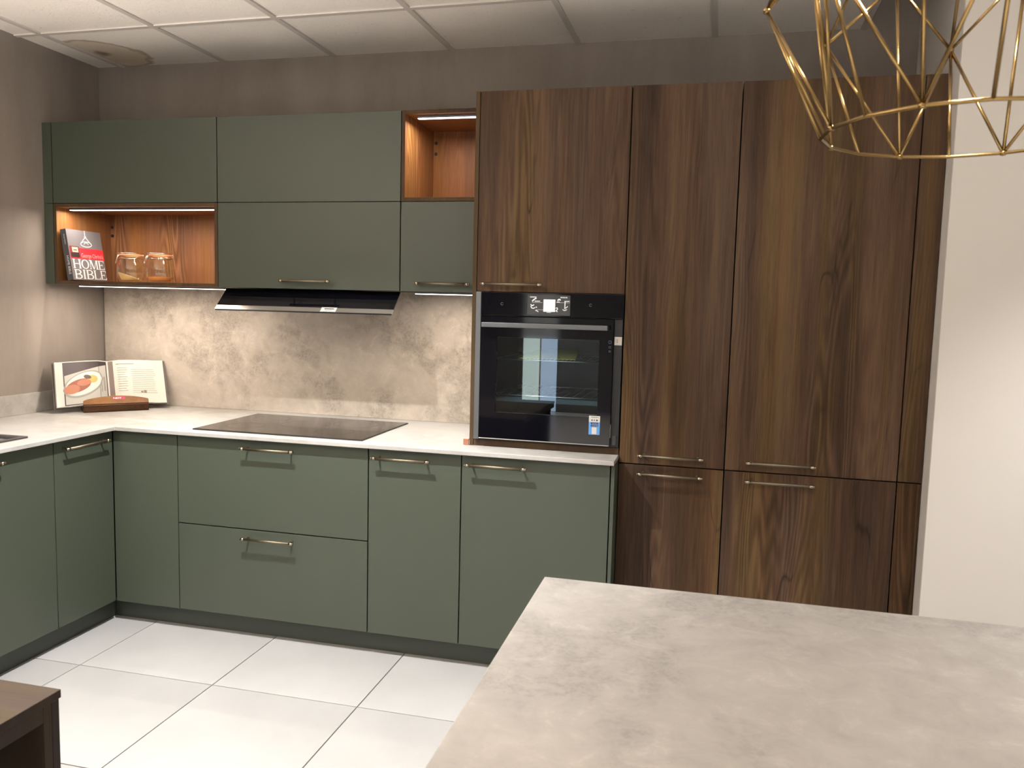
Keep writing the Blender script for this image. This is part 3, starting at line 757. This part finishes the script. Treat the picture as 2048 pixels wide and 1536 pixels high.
b = bm_(); box(b, 2.335, 2.78, -.50, -.12, 1.088, 1.092, .001); box(b, 2.335, 2.78, -.505, -.50, 1.088, 1.108); o = obj('baking_tray', b, plain('dark_tray', (.08, .11, .12), .35, .6)); tag(o, 'dark enamel baking tray on the lowest shelf in the oven', 'baking tray')
b = bm_(); prism(b, [(2.425, -.50, 1.2680), (2.655, -.47, 1.2680), (2.645, -.32, 1.306), (2.47, -.34, 1.296)], (0, -.2, 1), .002)
o = obj('yellow_leaflet', b, plain('yellow_card', (.75, .68, .18), .6)); tag(o, 'yellow leaflet lying on the upper oven rack', 'leaflet')

# ------------------------------------------------------------------ tall brown oak larders
for x0, x1, n, hx in ((T2, T3, 'narrow brown oak larder directly right of the oven', 3.058), (T3, T4, 'wide brown oak larder near the white wall', 3.464)):
    u = thing('tall_cabinet', ((x0+x1)/2, -.29, 0), n, 'tall cabinet')
    obj('carcass', carcass_bm(x0+.0015, x1-.0015, YT+TH+.002, -.001, .10, ZTT-.002), CARCASS, u)
    for z0, z1, hz in ((ZS+G, ZTT, .9145), (.101, ZS-G, .8425)):
        d = obj('door', panel(x0+G, x1-G, YT, YT+TH, z0, z1), OAK, u)
        add_handle((hx, YT-.035, hz), (1, 0, 0), (0, -1, 0), d)
    obj('plinth', panel(x0, x1, YT+.06, YT+.075, 0, .098), OAK_EDGE, u)
u = thing('end_filler', ((T4+T5)/2, YT, 0), 'narrow brown oak filler panels beside the white wall', 'filler panel')
obj('panel', panel(T4+G, T5-.0005, YT, YT+TH, ZS+G, ZTT), OAK, u); obj('panel', panel(T4+G, T5-.0005, YT, YT+TH, .0, ZS-G), OAK, u)

# copper bracket on the worktop against the tower
COPPER = plain('rose_copper', (.62, .30, .20), .3, 1)
u = thing('copper_bracket', (2.232, -.55, ZT), 'small copper bracket on the worktop beside the oven tower', 'bracket')
b = bm_(); box(b, 2.216, 2.2395, -.580, -.574, ZT+.0006, ZT+.0255, .001); obj('front_plate', b, COPPER, u)
b = bm_(); box(b, 2.2365, 2.2397, -.5735, -.515, ZT+.0215, ZT+.0258, .0005); box(b, 2.2365, 2.2397, -.52, -.515, ZT+.0006, ZT+.0214); obj('arm', b, COPPER, u)

# ------------------------------------------------------------------ HOME BIBLE book in the niche
bx, by, bz = .1515, -.379, ZB+.0225
th, ti = math.radians(91.5), .155
r_ = Vector((math.cos(th), math.sin(th), 0)); n_ = Vector((math.sin(th), -math.cos(th), 0))
up_ = Vector((0, 0, math.cos(ti)))-n_*math.sin(ti); nn = n_*math.cos(ti)+Vector((0, 0, math.sin(ti)))
BW, BH, BT = .236, .249, .031
B0 = Vector((bx, by, bz))
u = thing('home_book', B0, 'grey and red hardback reading HOME BIBLE leaning in the lit niche', 'book')
def bslab(a0, a1, u0, u1, t0, t1, mi=0, b=None):
    pts = [B0+r_*a+up_*c+nn*t0 for a, c in ((a0, u0), (a1, u0), (a1, u1), (a0, u1))]; prism(b, pts, nn, t1-t0, mi)
CHAR = plain('charcoal_cover', (.155, .150, .165), .4); CHARD = plain('charcoal_spine', (.075, .075, .085), .45)
REDC = plain('cover_red', (.72, .03, .045), .45); WHT = plain('cover_white_ink', (.86, .84, .84), .5); PINK = plain('cover_pink_ink', (.85, .38, .38), .5)
b = bm_(); bslab(0, BW, 0, BH, -.003, 0, b=b); obj('front_cover', b, CHAR, u)
b = bm_(); bslab(0, BW, 0, BH, -BT, -BT+.003, b=b); obj('back_cover', b, CHARD, u)
b = bm_(); bslab(-.0025, .0, 0, BH, -BT, 0, b=b); sp = obj('spine', b, CHARD, u)
b = bm_(); bslab(.0005, BW-.005, .004, BH-.004, -BT+.0031, -.0031, b=b); obj('pages', b, PAPER, u)
def serif(b, ch, x, y, h, wd, O, ux, uy, off, mi=0):
    """heavy stems, thin bars and small serifs"""
    st, thn, sf = h*.19, h*.075, h*.07
    def q(x0, x1, y0, y1): quad(b, O, ux, uy, x+x0, x+x1, y+y0, y+y1, off, mi)
    def stem(xc): q(xc-st/2, xc+st/2, 0, h); q(xc-st/2-sf, xc+st/2+sf, 0, thn); q(xc-st/2-sf, xc+st/2+sf, h-thn, h)
    def arc(cx, cy, rx, ry, a0, a1, tx, ty, n=18):
        for k in range(n):
            p, s = math.radians(a0+(a1-a0)*k/n), math.radians(a0+(a1-a0)*(k+1)/n)
            flatpoly(b, O, ux, uy, [(x+cx+(rx-tx*m_)*math.cos(a), y+cy+(ry-ty*m_)*math.sin(a)) for m_, a in ((1, p), (0, p), (0, s), (1, s))], off, mi)
    l = st/2+sf
    if ch == 'H': stem(l); stem(wd-l); q(l, wd-l, h*.47, h*.47+thn)
    if ch == 'O': arc(wd/2, h/2, wd/2, h/2, 0, 360, st, thn, 36)
    if ch == 'I': stem(wd/2)
    if ch == 'M':
        q(l-thn/2, l+thn/2, 0, h); stem(wd-l); q(0, l*1.6, 0, thn); q(0, l*1.3, h-thn, h)
        flatpoly(b, O, ux, uy, [(x+l-thn/2, y+h), (x+wd/2-st/2, y), (x+wd/2+st*.3, y), (x+l+st, y+h)], off+.0001, mi)
        flatpoly(b, O, ux, uy, [(x+wd/2-thn/2, y), (x+wd/2+thn*.6, y), (x+wd-l, y+h), (x+wd-l-thn*1.3, y+h)], off+.0001, mi)
    if ch in 'EL':
        stem(l); q(l, wd, 0, thn); q(wd-thn, wd, 0, h*.24)
        if ch == 'E': q(l, wd*.95, h-thn, h); q(wd*.95-thn, wd*.95, h*.76, h); q(l, wd*.7, h*.5-thn/2, h*.5+thn/2); q(wd*.7-thn, wd*.7, h*.38, h*.62)
    if ch == 'B':
        stem(l); q(l, wd*.55, 0, thn); q(l, wd*.5, h-thn, h); q(l, wd*.55, h*.5-thn/2, h*.5+thn/2)
        arc(wd*.5, h*.745, wd*.42, h*.255, -90, 90, st, thn); arc(wd*.52, h*.26, wd*.48, h*.27, -90, 90, st, thn)
b = bm_()
quad(b, B0, r_, up_, .003, BW, BH*.425, BH*.64, .0004, 0)
text_bm(b, "George Clarke's", .030, B0+r_*.076+up_*(BH*.455), r_, up_, .0008, 1, width=.150)
x = .012
for ch, wd in (('H', .053), ('O', .053), ('M', .060), ('E', .042)): serif(b, ch, x, .057, .046, wd, B0, r_, up_, .0006, 2); x += wd+.003
x = .014
for ch, wd in (('B', .049), ('I', .025), ('B', .049), ('L', .043), ('E', .042)): serif(b, ch, x, .006, .046, wd, B0, r_, up_, .0006, 2); x += wd+.003
def st2(pts, wd, off=.0007, mi=2):
    for (ax, az), (bx_, bz_) in zip(pts, pts[1:]):
        dx, dz = bx_-ax, bz_-az; l = math.hypot(dx, dz) or 1; nx, nz = -dz/l*wd/2, dx/l*wd/2
        flatpoly(b, B0, r_, up_, [(ax+nx, az+nz), (ax-nx, az-nz), (bx_-nx, bz_-nz), (bx_+nx, bz_+nz)], off, mi)
lx = BW*.52
st2([(lx, BH), (lx, BH*.89)], .0035); st2([(lx-.003, BH*.89), (lx-.006, BH*.865), (lx, BH*.855), (lx+.006, BH*.865), (lx+.003, BH*.89)], .003)
st2([(lx-.004, BH*.855), (lx-.036, BH*.735)], .004); st2([(lx+.004, BH*.855), (lx+.036, BH*.735)], .004)
st2([(lx+.038*math.cos(a), BH*.725+.013*math.sin(a)) for a in [2*math.pi*k/24 for k in range(25)]], .0035)
st2([(lx+.015*math.cos(a), BH*.718+.010*math.sin(a)) for a in [math.pi*k/8 for k in range(9)]], .0025)
# portrait vignette at the left of the red band, reduced to plain tones
quad(b, B0, r_, up_, .004, .068, BH*.445, BH*.67, .0006, 3); quad(b, B0, r_, up_, .02, .060, BH*.55, BH*.65, .0010, 4); quad(b, B0, r_, up_, .01, .066, BH*.45, BH*.54, .0010, 5); quad(b, B0, r_, up_, .028, .052, BH*.585, BH*.602, .0014, 5)
obj('cover_print', b, [REDC, PINK, WHT, plain('photo_dark_red', (.16, .03, .04), .5), plain('photo_skin', (.62, .42, .33), .5), plain('photo_dark', (.03, .02, .025), .5)], u)
b = bm_()
so = B0-r_*.0026-nn*(BT*.5); sx_ = -up_; sy_ = -nn
text_bm(b, 'HOME BIBLE', .018, so+up_*.120+nn*(-.002), -up_, nn, .0005, 0, width=.09)
obj('spine_print', b, [WHT], sp); b = bm_()
text_bm(b, "George Clarke's", .011, so+up_*.225+nn*(0), -up_, nn, .0005, 0, width=.05)
obj('spine_print', b, [WHT], sp)

# ------------------------------------------------------------------ glass jars
JG = bpy.data.materials.new('jar_glass'); JG.use_nodes = True
jb = JG.node_tree.nodes['Principled BSDF']; jb.inputs['Base Color'].default_value = (.97, .98, .96, 1); jb.inputs['Roughness'].default_value = .03
jb.inputs['Transmission Weight'].default_value = 1; jb.inputs['IOR'].default_value = 1.47
JZ = ZB+.0185
JARG = glass_mat('clear_jar_glass', (.965, .975, .955), ior=1.5)
SEAL = plain('orange_rubber_seal', (.75, .28, .12), .5); CLIP = plain('jar_wire', (.55, .52, .48), .25, 1)
GRAINY = plain('yellow_grain', (.86, .76, .40), .8, bump=1, bscale=350, var=.15); GRAINO = plain('orange_lentils', (.86, .42, .15), .8, bump=1, bscale=300, var=.15)
def jar(cx, cy, label, rb):
    t = thing('preserving_jar', (cx, cy, JZ), label, 'jar', 'clip-top jars in the niche')
    R = .066
    outer = [(0, 0), (R*.70, 0), (R*.82, .004), (R*.95, .024), (R, .052), (R*.975, .078), (R*.86, .101), (R*.765, .112), (R*.765, .118), (R*.81, .121), (R*.81, .125), (R*.72, .127)]
    inner = [(R*.68, .126), (R*.69, .112), (R*.80, .098), (R*.92, .076), (R*.945, .052), (R*.895, .026), (R*.74, .009), (0, .007)]
    b = bm_(); lathe(b, outer+inner, (cx, cy, JZ), 48); obj('glass', b, JARG, t)
    b = bm_(); lathe(b, [(0, .1345), (R*.70, .1345), (R*.84, .1345), (R*.86, .137), (R*.84, .140), (R*.6, .142), (R*.55, .139), (0, .139)], (cx, cy, JZ), 48); obj('lid', b, JARG, t)
    b = bm_(); lathe(b, [(R*.66, .1275), (R*.83, .1275), (R*.85, .131), (R*.83, .1340), (R*.66, .1340), (R*.66, .1275)], (cx, cy, JZ), 48); obj('seal', b, SEAL, t)
    b = bm_()
    ang = math.radians(rb)
    d = Vector((math.cos(ang), math.sin(ang), 0)); s = Vector((-d.y, d.x, 0)); c = Vector((cx, cy, JZ))
    ring = [c+Vector((math.cos(a)*R*.825, math.sin(a)*R*.825, .115)) for a in [2*math.pi*k/32 for k in range(32)]]
    poly_path(b, ring, .0013, 6, closed=True)
    poly_path(b, [c+Vector((math.cos(a)*R*.885, math.sin(a)*R*.885, .1385+.0015)) for a in [2*math.pi*k/32 for k in range(32)]], .0013, 6, closed=True)
    w_ = .012
    poly_path(b, [c+d*(R*.84)+s*w_+Vector((0, 0, .134)), c+d*(R*.98)+s*w_+Vector((0, 0, .112)), c+d*(R*1.07)+s*w_+Vector((0, 0, .092)), c+d*(R*1.08)+s*(w_*.4)+Vector((0, 0, .087)), c+d*(R*1.08)-s*(w_*.4)+Vector((0, 0, .087)), c+d*(R*1.07)-s*w_+Vector((0, 0, .092)), c+d*(R*.98)-s*w_+Vector((0, 0, .112)), c+d*(R*.84)-s*w_+Vector((0, 0, .134))], .0015, 6)
    poly_path(b, [c-d*(R*.84)+s*w_+Vector((0, 0, .136)), c-d*(R*.97)+s*w_+Vector((0, 0, .118)), c-d*(R*.97)-s*w_+Vector((0, 0, .118)), c-d*(R*.84)-s*w_+Vector((0, 0, .136))], .0015, 6)
    obj('wire_clip', b, CLIP, t)
    return R
def fill(cx, cy, R, h, slope, mat, name, label, phase):
    b = bm_(); n = 40; nr = 10; rows = []
    def prof(z): # inner radius at height z
        P_ = [(.0075, .70), (.026, .885), (.052, .935), (.076, .91), (.1, .79)]
        for (za, ra), (zb_, rb_) in zip(P_, P_[1:]):
            if za <= z <= zb_: return R*(ra+(rb_-ra)*(z-za)/(zb_-za))
        return R*.80
    top = []
    for k in range(n):
        a = 2*math.pi*k/n; z = max(.009, h+slope*math.cos(a-phase)); top.append((prof(z)*.985*math.cos(a), prof(z)*.985*math.sin(a), z))
    base = [(prof(.0085)*.98*math.cos(2*math.pi*k/n), prof(.0085)*.98*math.sin(2*math.pi*k/n), .0085) for k in range(n)]
    mid = [tuple((p[i]+q[i])/2*(1.0 if i == 2 else 1.01) for i in range(3)) for p, q in zip(top, base)]
    ctr = b.verts.new((cx, cy, JZ+h+.001))
    T_ = [b.verts.new((cx+p[0], cy+p[1], JZ+p[2])) for p in top]; M_ = [b.verts.new((cx+p[0], cy+p[1], JZ+p[2])) for p in mid]; D_ = [b.verts.new((cx+p[0], cy+p[1], JZ+p[2])) for p in base]
    rings = [T_]
    for q in range(1, nr):
        f_ = 1-q/nr; rings.append([b.verts.new((cx+p[0]*f_, cy+p[1]*f_, JZ+h+(p[2]-h)*f_+random.uniform(-.0008, .0008))) for p in top])
    for A, B in zip(rings, rings[1:]):
        for k in range(n): b.faces.new((A[k], A[(k+1) % n], B[(k+1) % n], B[k]))
    for k in range(n):
        b.faces.new((rings[-1][k], rings[-1][(k+1) % n], ctr)); b.faces.new((M_[k], M_[(k+1) % n], T_[(k+1) % n], T_[k])); b.faces.new((D_[k], D_[(k+1) % n], M_[(k+1) % n], M_[k]))
    b.faces.new(D_[::-1])
    o = obj(name, b, mat); tag(o, label, 'dry food', kind='stuff')
jar(.376, -.25, 'clip-top glass jar of sloping yellow grain beside the book', 215)
fill(.376, -.25, .066, .028, .020, GRAINY, 'yellow_grain', 'sloping yellow grain inside the left clip-top jar', math.radians(215))
jar(.541, -.25, 'clip-top glass jar of orange lentils, right of the other jar', 230)
fill(.541, -.25, .066, .026, .001, GRAINO, 'orange_lentils', 'flat layer of orange lentils inside the right clip-top jar', 0)

# ------------------------------------------------------------------ cookbook on its stand
A_ = Vector((.227, -.421, 0)); Bp = Vector((.428, -.206, 0)); ax_ = (Bp-A_).normalized(); ln = (Bp-A_).length
nf = Vector((ax_.y, -ax_.x, 0))     # towards the camera
if nf.y > 0: nf = -nf
ZW = ZT+.0006
u = thing('book_stand', (A_+Bp)/2+Vector((0, 0, ZW)), 'dark wood cookbook stand on the worktop corner with a red label', 'book stand')
def sp_(a, d, z): return A_+ax_*a-nf*d+Vector((0, 0, ZW+z))
b = bm_()
# base block with bevelled foot
prof = [(0.004, 0), (0, .006), (0, .034), (.006, .040), (.036, .040), (.036, .012), (.150, .012), (.150, .0)]
va = [b.verts.new(sp_(0, d, z)) for d, z in prof]; vb = [b.verts.new(sp_(ln, d, z)) for d, z in prof]
b.faces.new(va[::-1]); b.faces.new(vb)
for k in range(len(prof)): q = (k+1) % len(prof); b.faces.new((va[k], va[q], vb[q], vb[k]))
obj('base', b, BLOCK, u)
b = bm_(); pts = []
n = 20; a0 = 0.0
lip = [(0, 0)]+[(ln*k/n, .020+.022*math.sin(math.pi*min(max(k/n, 0), 1))**.7) for k in range(n+1)]+[(ln, 0)]
ld = Vector((0, 0, 1))*.86-nf*.5; ld.normalize(); ltn = nf*.86+Vector((0, 0, 1))*.5; ltn.normalize()
P = [sp_(a, .002, .0406)+ld*c for a, c in lip]
prism(b, P, -ltn, .014); lp = obj('lip', b, wood('acacia_lip_lit', (.14, .07, .032), (.22, .115, .058), (.30, .17, .09), rot=(0, math.radians(90), 0), cracks=0), u)  # paler than the base: light caught by the sloping lip is in the colour
b = bm_(); lo_ = sp_(ln*.44, .002, .0406)
quad(b, lo_, ax_, ld, 0, .058, .020, .037, .0006, 0)
text_bm(b, 'NEFF', .0125, lo_+ax_*.003+ld*.0245, ax_, ld, .001, 1, width=.036)
obj('label', b, [plain('label_maroon', (.36, .02, .06), .5), WHT], lp, label='small maroon label')
b = bm_(); prism(b, [sp_(.04, .128, .0125), sp_(ln-.04, .128, .0125), sp_(ln-.04, .212, .18), sp_(.04, .212, .18)], -nf, .010); obj('back_rest', b, BLOCK, u)

u = thing('cookbook', Vector((.25, -.26, ZT+.05)), 'open cookbook with a salmon dish photo resting on the wooden stand', 'book')
tiB = .50; nB = Vector((.73, -.683, 0)); upB = Vector((0, 0, math.cos(tiB)))-nB*math.sin(tiB)
C0 = Vector((.240, -.252, ZT+.022)); PW, PH = .272, .247
lB = -Vector((math.cos(1.153), math.sin(1.153), 0)); rB = Vector((math.cos(.60), math.sin(.60), 0))
def page(dirv, w0, h0, h1, bulge, thick, name, mat, toward, n=14):
    """a curved block of pages rising from the gutter"""
    b = bm_(); nrm_ = dirv.cross(upB) if toward > 0 else upB.cross(dirv)
    nrm_.normalize()
    rows = []
    for k in range(n+1):
        s = k/n; z = bulge*math.sin(math.pi*min(1, s*1.15))*(1-s*.5)+thick*min(1, s*5)
        p = C0+dirv*(w0*s)
        rows.append([b.verts.new(p+upB*hh+nrm_*t) for hh, t in ((h0, 0), (h0, z+.001), (h1, z+.001), (h1, 0))])
    for A, B in zip(rows, rows[1:]):
        for q in range(4): b.faces.new((A[q], B[q], B[(q+1) % 4], A[(q+1) % 4]))
    b.faces.new(rows[0]); b.faces.new(rows[-1][::-1])
    return b, nrm_, (lambda s, hh, off=.0008: C0+dirv*(w0*s)+upB*hh+nrm_*(bulge*math.sin(math.pi*min(1, s*1.15))*(1-s*.5)+thick*min(1, s*5)+.001+off))
COVER = plain('cookbook_cover', (.07, .055, .05), .5)
for dirv, sgn in ((lB, -1), (rB, 1)):
    b = bm_(); nr = (dirv.cross(upB)*sgn).normalized()
    prism(b, [C0-nr*.001+dirv*a+upB*c for a, c in ((0, 0), (PW, 0), (PW, PH), (0, PH))], -nr, .003); obj('cover', b, COVER, u)
bl, nl, fl = page(lB, PW-.008, .004, PH-.004, .010, .012, 'l', PAPER, -1); pgl = obj('page_block', bl, PAPER, u)
br, nr, fr = page(rB, PW-.008, .004, PH-.004, .012, .010, 'r', PAPERC, 1); pgr = obj('page_block', br, PAPERC, u)
def on_page(b, fn, pts, off, mi, sub=0):
    b.faces.new([b.verts.new(fn(s, PH*h, off)) for s, h in pts]).material_index = mi
# left page photo: (s: 0 gutter .. 1 outer), built in thin strips so it follows the curl
b = bm_()
NS = 24
def strip(fn, s0, s1, lo, hi, off, mi, n=NS):
    for k in range(n):
        a, c = s0+(s1-s0)*k/n, s0+(s1-s0)*(k+1)/n
        la, ha, lc_, hc = lo(a), hi(a), lo(c), hi(c)
        if ha <= la and hc <= lc_: continue
        f = b.faces.new([b.verts.new(fn(*q, off)) for q in ((a, PH*la), (c, PH*lc_), (c, PH*max(hc, lc_+1e-4)), (a, PH*max(ha, la+1e-4)))]); f.material_index = mi
strip(fl, .03, .86, lambda s: .03, lambda s: .965, .0006, 0)              # dark backdrop
strip(fl, .05, .84, lambda s: .05, lambda s: .90-.27*s, .0009, 1)         # white cloth
def ell(cs, ch, rs, rh, t=0): return (lambda s: ch+t*(s-cs)-rh*math.sqrt(max(0, 1-((s-cs)/rs)**2))), (lambda s: ch+t*(s-cs)+rh*math.sqrt(max(0, 1-((s-cs)/rs)**2)))
for cs, ch, rs, rh, t, off, mi in ((.50, .47, .38, .27, -.30, .0012, 2), (.50, .48, .345, .235, -.30, .0015, 3), (.60, .44, .235, .135, -.28, .0019, 4), (.72, .37, .14, .10, -.1, .0021, 5), (.50, .50, .13, .07, -.1, .0022, 5), (.34, .57, .10, .085, 0, .0021, 6), (.43, .62, .07, .045, .2, .0024, 7)):
    lo, hi = ell(cs, ch, rs, rh, t); strip(fl, cs-rs, cs+rs, lo, hi, off, mi, 16)
strip(fl, .08, .12, lambda s: .30, lambda s: .62, .0012, 2, 3); strip(fl, .15, .18, lambda s: .28, lambda s: .55, .0012, 2, 3)
obj('dish_photo', b, [plain('ph_brown', (.035, .022, .025), .5), plain('ph_cloth', (.40, .39, .36), .5), plain('ph_rim', (.26, .25, .23), .5), plain('ph_plate', (.56, .55, .52), .5), plain('ph_salmon', (.24, .06, .025), .5), plain('ph_salmon_pale', (.38, .13, .065), .5), plain('ph_lemon', (.52, .34, .10), .5), plain('ph_herb', (.08, .05, .03), .5)], pgl, label='printed photo of salmon on a white plate')
b = bm_()
strip(fr, .01, .10, lambda s: .03, lambda s: .97, .0006, 1, 4)  # taupe strip: shade beside the gutter painted onto the page
for k in range(11): strip(fr, .17, .17+.13+.05*random.random(), lambda s, k=k: .80-k*.052, lambda s, k=k: .808-k*.052, .0007, 0, 4)
for k in range(13): strip(fr, .42, .80+.06*random.random(), lambda s, k=k: .76-k*.044, lambda s, k=k: .767-k*.044, .0007, 0, 6)
strip(fr, .15, .48, lambda s: .885, lambda s: .90, .0007, 0, 8); strip(fr, .56, .60, lambda s: .24, lambda s: .27, .0009, 1, 2); strip(fr, .61, .66, lambda s: .23, lambda s: .29, .0009, 1, 2)
obj('recipe_text_and_shade', b, [plain('ink_pale_grey', (.22, .21, .20), .6), plain('ph_taupe_and_shade', (.17, .13, .12), .6)], pgr)

# ------------------------------------------------------------------ island
IX0, IX1, IY0, IY1 = 2.865, 5.3, -3.16, -2.083
u = thing('island', ((IX0+IX1)/2, (IY0+IY1)/2, 0), 'kitchen island with a grey concrete-effect top in the foreground', 'island')
b = bm_(); box(b, IX0, IX1, IY0, IY1, ZT-.022, ZT, .0022, 2); obj('worktop', b, ISLAND, u)
b = bm_(); box(b, IX0+.03, IX1-.03, IY0+.03, IY1-.04, .10, ZT-.0225, .001); obj('cabinet', b, OAK, u)
b = bm_(); box(b, IX0+.08, IX1-.08, IY0+.08, IY1-.09, 0, .0995); obj('plinth', b, PLINTH, u)

# ------------------------------------------------------------------ open wooden unit, bottom left
TX, TY, TZ = 2.037, -2.537, .75
u = thing('open_shelf_unit', (TX-.25, TY-.5, 0), 'low brown wooden open shelf unit at the bottom left corner', 'shelf unit')
tx0, ty0 = 1.25, -3.6
DK = wood('dark_board', (.020, .014, .012), (.03, .021, .018), (.04, .029, .024), cracks=0)  # darker brown than the top face
b = bm_(); box(b, tx0, TX, ty0, TY, TZ-.016, TZ, .0008, mi=1)
b.faces.ensure_lookup_table()
for f in b.faces:
    if f.normal.z > .9 or f.calc_center_median().z > TZ-.0002: f.material_index = 0
obj('top', b, [TABLE, DK], u)
b = bm_(); box(b, tx0, TX-.004, TY-.0185, TY-.0015, 0, TZ-.0165, .0006); obj('end_board', b, DK, u)
b = bm_(); box(b, tx0, TX-.004, TY-.038, TY-.0195, .04, TZ-.0165, .0006); obj('side_board', b, DK, u)
b = bm_(); box(b, TX-.022, TX-.0045, ty0, TY-.0385, TZ-.048, TZ-.0165, .0006); obj('top_rail', b, DK, u)
b = bm_(); box(b, tx0, TX-.004, ty0, TY-.0385, .04, .058, .0006); obj('bottom_board', b, BLACK, u)  # black on bottom and back boards: shade inside the unit put into the colour
b = bm_(); box(b, tx0, tx0+.012, ty0, TY-.039, .059, TZ-.0165); obj('back_board', b, BLACK, u)
b = bm_(); box(b, tx0+.013, TX-.03, ty0, ty0+.018, .059, TZ-.0165); obj('side_board', b, DK, u)

# ------------------------------------------------------------------ geometric wire pendant
PC = Vector((3.491, -2.601, 0)); PHI = 1.832
t = thing('pendant_lamp', (PC.x, PC.y, 1.72), 'gold wire geometric cage pendant hanging over the island', 'pendant lamp')
def nd(k, r, z): a = PHI+2*math.pi*k/16; return Vector((PC.x+r*math.cos(a), PC.y+r*math.sin(a), z))
ring = [nd(k, .1742, 1.7194) for k in range(16)]
mid_ = {k: nd(k, .2522, 1.8928) for k in range(1, 16, 2)}
upn = {k: nd(k, .2191, 1.9815) for k in range(0, 16, 2)}
topn = {k: nd(k, .085, 2.14) for k in range(0, 16, 2)}
RW_ = .0024
b = bm_(); poly_path(b, ring, RW_, 10, closed=True); obj('bottom_ring', b, WIRE, t)
def rod(p, q): b = bm_(); tube(b, p, q, RW_, 10); obj('rod', b, WIRE, t)
for k in range(1, 16, 2):
    a, c = (k-1) % 16, (k+1) % 16
    rod(ring[k], mid_[k]); rod(ring[a], mid_[k]); rod(ring[c], mid_[k]); rod(mid_[k], upn[a]); rod(mid_[k], upn[c])
    b = bm_(); lathe(b, [(0, -.005), (.0038, -.0035), (.005, 0), (.0038, .0035), (0, .005)], mid_[k], 12); obj('joint', b, WIRE, t)
    rod(mid_[k], nd(k, .085, 2.14))
for k in range(0, 16, 2):
    rod(ring[k], upn[k]); rod(upn[k], topn[k])
    b = bm_(); lathe(b, [(0, -.004), (.0036, -.003), (.0045, 0), (.0036, .003), (0, .004)], ring[k], 12); obj('joint', b, WIRE, t)
b = bm_(); poly_path(b, [nd(k, .085, 2.14) for k in range(16)], RW_, 10, closed=True); obj('top_ring', b, WIRE, t)
b = bm_(); lathe(b, [(0, 0), (.022, 0), (.022, .055), (.012, .07), (0, .07)], (PC.x, PC.y, 2.135), 24); obj('lamp_holder', b, BLACK, t)
b = bm_()
for k in (0, 4, 8, 12): tube(b, nd(k, .085, 2.14), (PC.x, PC.y, 2.15), .002, 8)
obj('spider', b, WIRE, t)
b = bm_(); lathe(b, [(0, -.115), (.02, -.105), (.03, -.08), (.026, -.05), (.0145, -.02), (.0135, 0), (0, 0)], (PC.x, PC.y, 2.135), 24); obj('bulb', b, emit('lit_bulb', (1, .90, .78), 400), t)
b = bm_(); tube(b, (PC.x, PC.y, 2.2), (PC.x, PC.y, CEIL-.03), .003, 8); obj('cord', b, BLACK, t)
b = bm_(); lathe(b, [(0, 0), (.05, .0), (.055, .006), (.055, .026), (0, .026)], (PC.x, PC.y, CEIL-.0305), 32); obj('ceiling_rose', b, WIRE, t)

# ------------------------------------------------------------------ added floor uplighter (out of view, put in to light the ceiling)
t = thing('added_uplighter', (UPX, UPY, 0), 'added black floor uplighter with a bowl head, unseen, brightening the ceiling', 'added floor lamp')
b = bm_(); lathe(b, [(0, 0), (.14, 0), (.14, .015), (.02, .025), (0, .025)], (UPX, UPY, 0), 32); obj('base', b, BLACK, t)
b = bm_(); tube(b, (UPX, UPY, .0255), (UPX, UPY, UPZ-.0805), .011, 16); obj('pole', b, BLACK, t)
b = bm_(); lathe(b, [(0, -.08), (.06, -.07), (.12, -.03), (.15, .02), (.146, .02), (.117, -.026), (.058, -.064), (0, -.073)], (UPX, UPY, UPZ), 40); obj('bowl', b, BLACK, t)
